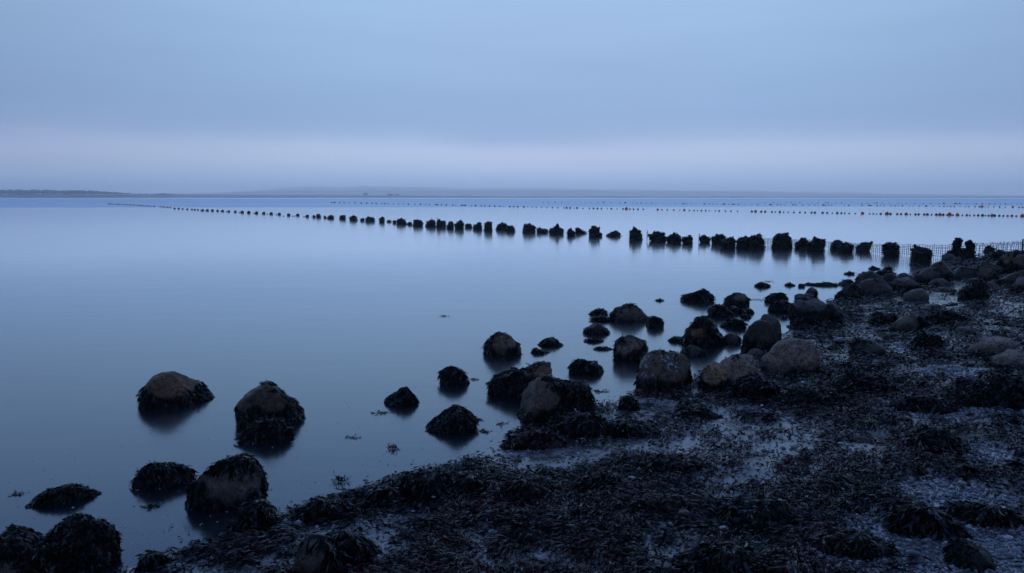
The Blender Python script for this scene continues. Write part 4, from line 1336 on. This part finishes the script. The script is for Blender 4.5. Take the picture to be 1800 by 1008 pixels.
for (u, vt, vb, lab) in ((1137, 405, 421, 'thin bare stake standing between the tall round-shouldered stump and the wide sloping one'),
                         (1228, 411, 428, 'thin bare stake leaning beside the squat small stump')):
    c = at(u, vb)
    ht = at_dist(u, vt, c[1])[2]
    V, F = tube([(0, 0, -.3), (.01, 0, ht * .5), (.025, 0, ht)], .012, 6)
    V2, F2 = tube([(-.03, 0, ht * .72), (.055, 0, ht * .75)], .006, 4)
    o = link('stake', mesh_np('stake', np.concatenate([V, V2]), np.concatenate([F, F2 + len(V)])), TIMB, None, c)
    tag(o, lab, 'stake', 'thin stakes in the stump row')

# ------------------------------------------------------------------ floats
def lathe(prof, ns=12):
    V = [(r_ * cos(t), r_ * sin(t), z) for r_, z in prof for t in np.arange(ns) / ns * 2 * pi]
    F = []
    for i in range(len(prof) - 1):
        for j in range(ns):
            a, b = i * ns + j, i * ns + (j + 1) % ns
            F += [(a, b, b + ns), (a, b + ns, a + ns)]
    return np.array(V), np.array(F)


pf = [(.001, -.5), (.28, -.42), (.46, -.2), (.5, .02), (.46, .22), (.32, .40), (.16, .47), (.15, .58), (.09, .62), (.001, .63)]
V, F = lathe(pf)
ORANGE = plain('orange_plastic', (0.78, 0.10, 0.045), 0.5, 0.3)
REDD = plain('faded_red_plastic', (0.62, 0.11, 0.07), 0.6, 0.3, (0.25, 0.06, 0.05), 9.0)
BLACKF = plain('fouled_black_float', (0.02, 0.014, 0.016), 0.6, 0.3)
fm = {}
for kx, m in (('o', ORANGE), ('r', REDD), ('k', BLACKF)):
    fm[kx] = mesh_np('float', V, F, smooth=True); fm[kx].materials.append(m)


def floats(path, u0, u1, big, gap, sizes, probs, line, sink=.1):
    r = np.random.default_rng(int(u0) + 3)
    us, vs = [p[0] for p in path], [p[1] for p in path]
    items = []
    u = u0
    while u < u1:
        if all(abs(u - b[0]) > 3.0 for b in big):
            items.append((u, r.choice(['k', 'r', 'o'], p=probs), r.uniform(*sizes)))
        u += r.uniform(*gap) * (1.0 if r.random() > .07 else 2.3)
    items += [(b[0], 'o', b[1]) for b in big]
    bigs = sorted([b[0] for b in big], reverse=True)
    for u, kx, px in items:
        v = float(np.interp(u, us, vs))
        c = at(u, v)
        px = px * np.interp(u, [us[0], us[-1]], [.84, 1.06])
        s = px / FPX * np.linalg.norm(c)
        o = link('float', fm[kx], None, None, (c[0], c[1], s * sink), (r.normal(0, .12), r.normal(0, .12), r.uniform(0, 6)))
        o.scale = (s, s, s)
        word = {'o': 'bright orange', 'r': 'dull red', 'k': 'dark weed-fouled'}[kx]
        size = 'large ' if px > 5.0 else ''
        lab = f'{size}{word} net float bobbing on the {line}'
        if u in bigs:
            lab = f'big orange float on the {line}, {ordn(bigs.index(u) + 1)} big one from the fence end'
        else:
            lab = f'small {word} net float on the {line}'
        tag(o, lab, 'float', f'net floats of the {line}')


floats([(575, 357), (654, 358.6), (769, 361.2), (903, 364.6), (1101, 368.4), (1280, 372), (1516, 376.4), (1800, 381)], 583, 1800,
       [(654, 3.8), (769, 4.2), (776, 3.8), (796, 3.8), (813, 4.6), (836, 4.6), (846, 3.8), (903, 4.2), (996, 4.4), (1101, 6.2), (1156, 4.4), (1203, 4.4), (1328, 5.2), (1338, 4.2),
        (1345, 4.2), (1446, 4.2), (1516, 5.2), (1559, 6.0), (1593, 5.0), (1652, 5.2), (1669, 6.6), (1683, 5.2), (1744, 5.0), (1797, 5.4)], (5.0, 11.5), (2.2, 4.2), (.52, .38, .10), 'nearest line of floats')
floats([(950, 357), (1061, 357.3), (1334, 361), (1480, 362.2), (1800, 365.4)], 955, 1800,
       [(1061, 3.6), (1099, 4.2), (1127, 3), (1203, 3.4), (1238, 3.6), (1273, 4), (1288, 3.4), (1354, 4), (1394, 3.2), (1447, 3.8), (1528, 3.8), (1628, 3.6), (1726, 4.4), (1780, 3.4)],
       (5, 13), (1.6, 2.8), (.36, .48, .16), 'middle line of floats')
floats([(1340, 356.6), (1800, 359.8)], 1345, 1800, [(1406, 2.6), (1438, 2.4), (1455, 3), (1524, 2.6), (1541, 2.8), (1659, 3.2), (1679, 3.2), (1687, 2.8)], (6, 16), (1.4, 2.3), (.34, .44, .22), 'farthest line of floats')
floats([(190, 359.6), (235, 361.6), (300, 366), (400, 371), (545, 379.5)], 191, 302, [], (3.6, 5.6), (2.4, 3.6), (.05, .35, .6), 'far tip of the stump row')
r = np.random.default_rng(77)
for x, v in ((1065, 207), (1090, 208), (1170, 211), (1200, 213), (1268, 217), (1345, 221), (1415, 225), (1462, 228), (1558, 235), (1608, 238), (1553, 265), (1585, 266)):
    u, v = (x / 3, 300 + v / 3 + 1.6) if x < 1640 and v < 250 else (500 + (x - 1553) / 2, 380)
    c = at(u, v + .6)
    s = 2.4 / FPX * np.linalg.norm(c)
    o = link('float', fm['o'], None, None, (c[0], c[1] - .3, s * .1), (1.2, 0, r.uniform(0, 6)))
    o.scale = (s, s, s)
    tag(o, 'bright orange net float lying against a distant stump', 'float', 'net floats beside the far stumps')

# ------------------------------------------------------------------ houses on the far shore
WHITE = plain('white_render', (0.8, 0.8, 0.78), 0.7)
SLATE = plain('slate', (0.08, 0.08, 0.09), 0.6)
for u, v, wd_, lab in ((643, 344.2, 9, 'white cottage standing alone on the slope of the far coast'), (686, 346.0, 11, 'long white cottage near the far water, one of two close together'),
                       (698, 346.0, 8, 'short white cottage near the far water, second of two close together')):
    yy = 1690.0
    c = at_dist(u, v, yy)
    hs = bpy.data.objects.new('cottage', None); COL.objects.link(hs)
    hs.location = (c[0], yy, c[2] - 1.0)
    tag(hs, lab, 'cottage', 'white cottages on the far coast')
    x, y, z = wd_ / 2, 3.0, 4.2
    Vb = np.array([(-x, -y, -4), (x, -y, -4), (x, y, -4), (-x, y, -4), (-x, -y, z), (x, -y, z), (x, y, z), (-x, y, z), (-x, 0, z + 2.4), (x, 0, z + 2.4)])
    me = bpy.data.meshes.new('wall'); me.from_pydata(Vb.tolist(), [], [(0, 1, 5, 4), (1, 2, 6, 5), (2, 3, 7, 6), (3, 0, 4, 7), (4, 8, 7), (5, 6, 9)]); link('wall', me, WHITE, hs)
    e = .3
    Vr = np.array([(-x - e, -y - e, z - .1), (x + e, -y - e, z - .1), (x + e, 0, z + 2.55), (-x - e, 0, z + 2.55), (x + e, y + e, z - .1), (-x - e, y + e, z - .1)])
    me = bpy.data.meshes.new('roof'); me.from_pydata(Vr.tolist(), [], [(0, 1, 2, 3), (3, 2, 4, 5)]); link('roof', me, SLATE, hs)

# ------------------------------------------------------------------ seaweed carpet on the beach
r = np.random.default_rng(31)


def scatter(n, rmin, rmax, amin, amax, r):
    """places on the beach, thinning out with distance from the near shore"""
    dd = np.exp(r.uniform(math.log(rmin), math.log(rmax), n))
    an = r.uniform(amin, amax, n)
    return dd * np.sin(an), dd * np.cos(an)


X, Y = scatter(17000, 2.3, 27, radians(-36), radians(46), r)
keep = (shore_d(X, Y) > -.03)
X, Y = X[keep], Y[keep]
w = weed_density(X, Y)
keep = r.random(len(X)) < w * 1.15
X, Y = X[keep][:9000], Y[keep][:9000]
nt_ = len(X)
dist = np.hypot(X, Y)
redz = fbm2(X, Y, .8, 3, 71)
per = 30
R = r.uniform(.05, .15, nt_) * (1 + np.maximum(0, dist - 5) * .10)
Hh = R * r.uniform(.22, .45, nt_)
ti = np.repeat(np.arange(nt_), per)
n = len(ti)
rr = np.sqrt(r.random(n)) * R[ti]
ph = r.uniform(0, 2 * pi, n)
comb = r.uniform(0, 2 * pi, nt_)[ti]
px_, py_ = X[ti] + rr * np.cos(ph), Y[ti] + rr * np.sin(ph)
fr_ = rr / R[ti]
pz_ = beach_z(px_, py_) + Hh[ti] * (1 - fr_ ** 2) * r.uniform(.5, 1.0, n) + .003
slope = 2 * Hh[ti] / R[ti] * fr_
nn = np.stack([np.cos(ph) * slope, np.sin(ph) * slope, np.ones(n)], 1); nn /= np.linalg.norm(nn, axis=1)[:, None]
mixd = r.uniform(.2, 1.0, n)
flow = -2.5 + 1.9 * fbm2(px_, py_, .42, 2, 91) + .25 * np.sin(comb)            # the ebb has combed the mats seaward
dirx = np.cos(ph) * (1 - mixd) * .7 + np.cos(flow) * mixd * 1.3 + r.normal(0, .16, n)
diry = np.sin(ph) * (1 - mixd) * .7 + np.sin(flow) * mixd * 1.3 + r.normal(0, .16, n)
D = np.stack([dirx, diry, np.zeros(n)], 1)
D -= nn * (D * nn).sum(1)[:, None]; D /= np.linalg.norm(D, axis=1)[:, None] + 1e-9
sc_ = 1 + np.maximum(0, dist[ti] - 5) * .09
pal = np.where(redz > .40, 1, np.where(redz > -.05, 2, 0))
cols = np.zeros((n, 3))
for q in range(3):
    m = pal[ti] == q
    cols[m] = pick_cols(int(m.sum()), r, q, .10)
cols = cols * r.uniform(.35, 1.6, nt_)[ti][:, None]
g = blades(np.stack([px_, py_, pz_], 1), nn, D, r.uniform(.026, .068, n) * sc_, r.uniform(.005, .0115, n) * sc_, r.uniform(.0, .16, n), r.uniform(0, .3, n), cols, r)
tag(link('seaweed', mesh_np('seaweed', *g), WEED), 'carpet of dark wrack and red weed spread over the beach', 'seaweed', kind='stuff')

# loose scraps on mud and shingle
X, Y = scatter(60000, 2.3, 14, radians(-36), radians(46), r)
sdv = shore_d(X, Y)
keep = (sdv > -.6) & (r.random(len(X)) < np.where(sdv > 0, .55, .40 * np.exp(sdv / .06) + .05 * np.exp(sdv / .3))) & (fbm2(X, Y, .16, 2, 88) > -.05)
X, Y = X[keep][:12000], Y[keep][:12000]
n = len(X)
dist = np.hypot(X, Y)
an = r.uniform(0, 2 * pi, n)
sc_ = 1 + np.maximum(0, dist - 5) * .08
nn = np.tile([0, 0, 1.0], (n, 1)) + r.normal(0, .25, (n, 3)); nn /= np.linalg.norm(nn, axis=1)[:, None]
D = np.stack([np.cos(an), np.sin(an), r.normal(0, .12, n)], 1); D /= np.linalg.norm(D, axis=1)[:, None]
g = blades(np.stack([X, Y, np.maximum(beach_z(X, Y), 0) + .004], 1), nn, D, r.uniform(.008, .024, n) * sc_, r.uniform(.003, .008, n) * sc_, r.uniform(0, .5, n), r.uniform(0, .2, n),
           pick_cols(n, r, 2, .35), r)
tag(link('seaweed_scraps', mesh_np('seaweed_scraps', *g), WEED), 'loose scraps of weed littering mud and shingle', 'seaweed', kind='stuff')

# ------------------------------------------------------------------ pebbles
def pebbles(X, Y, S, lod, col, r, sink=.25):
    Vi, Fi = ico(lod)
    n = len(X)
    yaw = r.uniform(0, 2 * pi, n)
    ax = np.stack([S * r.uniform(.8, 1.35, n), S * r.uniform(.6, 1.0, n), S * r.uniform(.35, .7, n)], 1)
    W = Vi[None] * ax[:, None] * (1 + .16 * r.uniform(-1, 1, (n, len(Vi), 1)))
    tx, ty = r.normal(0, .2, n), r.normal(0, .2, n)
    c, s = np.cos(yaw)[:, None], np.sin(yaw)[:, None]
    x = W[..., 0] * c - W[..., 1] * s
    y = W[..., 0] * s + W[..., 1] * c
    z = W[..., 2] + x * tx[:, None] + y * ty[:, None]
    V = np.stack([x + X[:, None], y + Y[:, None], z + (beach_z(X, Y) + ax[:, 2] * (1 - 2 * sink) * .8)[:, None]], -1)
    F = (Fi[None] + np.arange(n)[:, None, None] * len(Vi)).reshape(-1, 3)
    return V.reshape(-1, 3), F, np.repeat(col, len(Vi), 0)


def peb_cols(n, r):
    base = np.array([(.19, .175, .185), (.29, .27, .275), (.13, .12, .13), (.40, .38, .38), (.22, .18, .175), (.07, .07, .075)])[r.choice(6, n, p=[.27, .2, .2, .08, .13, .12])]
    return base * r.uniform(.5, 1.0, (n, 1)) * np.where(r.random((n, 1)) < .25, 2.6, 1.5)


X, Y = scatter(130000, 2.3, 12, radians(-38), radians(44), r)
g_ = patch_mask(SHINGLE, X, Y); m_ = patch_mask(MUD, X, Y); sdv = shore_d(X, Y)
keep = (sdv > -.7) & (r.random(len(X)) < np.where(sdv > .02, np.clip(g_ * 1.3, 0, 1) * .85 + .06 + .14 * m_, .10))
X, Y = X[keep], Y[keep]
dist = np.hypot(X, Y)
nearp = dist < 4.3
S = r.uniform(.005, .0130, len(X)) * np.where(r.random(len(X)) < .03, r.uniform(1.5, 2.4, len(X)), 1) * (1 + np.maximum(0, dist - 4) * .10)
print('pebbles', nearp.sum(), (~nearp).sum())
a = np.flatnonzero(nearp)[:9000]; b = np.flatnonzero(~nearp)[:11000]
g1 = pebbles(X[a], Y[a], S[a], 1 if False else 1, peb_cols(len(a), r), r)
g2 = pebbles(X[b], Y[b], S[b], 1, peb_cols(len(b), r), r)
tag(link('shingle', mesh_np('shingle', np.concatenate([g1[0], g2[0]]), np.concatenate([g1[1], g2[1] + len(g1[0])]), np.concatenate([g1[2], g2[2]]), smooth=True), PEB),
    'small pale pebbles of the beach', 'pebbles', kind='stuff')

# single stones and shells that stand out
GP = 'pale stones lying loose on the beach'
for i, (u, v, w, c, lab) in enumerate((
        (1273, 943, 19, (.45, .43, .42), 'flat white shell-like stone on weed beside the blue-green seaweed heap'), (1202, 915, 22, (.16, .055, .05), 'flat dark-red stone on a mud strip between seaweed heaps'),
        (1025, 778, 10, (.36, .35, .35), 'pale stone on the mud beside the long low seaweed heap'), (1110, 851, 14, (.34, .28, .28), 'pinkish pale stone behind the central seaweed heap'),
        (1192, 850, 9, (.40, .39, .39), 'little white stone on the mud in front of the ragged reddish heap'), (762, 886, 8, (.36, .28, .28), 'pinkish stone in weed at the foot of the tallest round heap'),
        (726, 906, 8, (.34, .28, .30), 'little pinkish stone on mud near the tallest round heap'), (784, 964, 10, (.15, .06, .06), 'upright dull-red stone in the near weed'),
        (863, 942, 11, (.20, .20, .21), 'grey stone on the mud next to the small spiky heap'), (1580, 974, 11, (.40, .38, .37), 'round white stone on shingle before the dark weedy stone'),
        (1553, 965, 16, (.38, .35, .33), 'long curved white shell beside the round white stone'), (1605, 981, 22, (.11, .12, .14), 'flat bluish slate stone on the near shingle'),
        (1350, 987, 13, (.24, .24, .25), 'grey angular stone near the lower picture edge'), (1762, 802, 9, (.28, .31, .34), 'bluish round stone on the upper shingle'),
        (1690, 857, 14, (.27, .22, .20), 'leaf-thin tan stone tilted in the weed ridge'), (1633, 845, 12, (.13, .05, .035), 'rusty red stone among weed high on the beach'),
        (1478, 786, 10, (.32, .31, .31), 'whitish stone at the end of the wide mud flat'), (1490, 788, 9, (.26, .25, .24), 'second whitish stone at the end of the wide mud flat'),
        (1476, 605, 20, (.20, .20, .21), 'flat pale stone on a wet patch by the grey dome stone'), (1350, 760, 9, (.3, .3, .31), 'small light stone in the middle of the wide mud flat'),
        (680, 990, 9, (.3, .3, .32), 'small light stone on pebbly mud behind the nearest boulder'), (463, 955, 8, (.42, .42, .43), 'tiny white stone on pebbly mud near the weedy lump'))):
    p = ground(u, v)
    s = .5 * w / FPX * np.linalg.norm(p - [0, 0, CAM_H])
    rr_ = np.random.default_rng(700 + i)
    Vi, Fi = ico(3)
    o_ = Vi * [s, s * .75, s * rr_.uniform(.28, .5)]
    o_ = o_ * (1 + .16 * fbm(Vi * 1.3 + i * 9, 3, i)[:, None])
    z = float(beach_z(p[:1], p[1:2])[0]) + .022
    o = link('stone', mesh_np('stone', o_, Fi, np.tile(c, (len(Vi), 1)), smooth=True), PEB, None, (p[0], p[1], z), (rr_.normal(0, .12), rr_.normal(0, .12), rr_.uniform(-.6, .6)))
    tag(o, lab, 'stone', GP)

# broad kelp straps on the shingle
for i, (pts, w, lab) in enumerate(((((1680, 832), (1705, 836), (1722, 826), (1745, 829), (1770, 832), (1812, 836)), .035, 'broad dark kelp strap lying wrinkled across the upper shingle'),
                                   (((1788, 806), (1800, 803), (1822, 806)), .03, 'short kelp strap end lying above the long wrinkled one'))):
    pp = [ground(u, v) for u, v in pts]
    c = pp[0]
    m = 40
    t = np.linspace(0, len(pp) - 1, m)
    Cx = np.array([[np.interp(q, range(len(pp)), [p[j] for p in pp]) for j in (0, 1)] for q in t])
    d = np.gradient(Cx, axis=0); d /= np.linalg.norm(d, axis=1)[:, None]
    sdir = np.stack([-d[:, 1], d[:, 0]], 1)
    rows = []
    for e in (-1, -.5, 0, .5, 1):
        q = Cx + sdir * (e * w * (.6 + .4 * np.sin(np.linspace(.3, 2.9, m))))[:, None]
        z = beach_z(q[:, 0], q[:, 1]) + .02 + .012 * np.sin(np.linspace(0, 26, m) + e * 2.2) * (abs(e) + .3) + .012 * np.sin(np.linspace(0, 9, m))
        rows.append(np.stack([q[:, 0], q[:, 1], z], 1))
    Vv = np.concatenate(rows) - c
    idx = np.arange(5 * m).reshape(5, m)
    Fq = np.stack([idx[:-1, :-1], idx[:-1, 1:], idx[1:, 1:], idx[1:, :-1]], -1).reshape(-1, 4)
    o = link('kelp_strap', mesh_np('kelp_strap', Vv, Fq, np.tile((.016, .017, .016), (len(Vv), 1)), smooth=True), WEED, None, c)
    sm = o.modifiers.new('thickness', 'SOLIDIFY'); sm.thickness = .003
    tag(o, lab, 'kelp', 'kelp straps on the shingle')
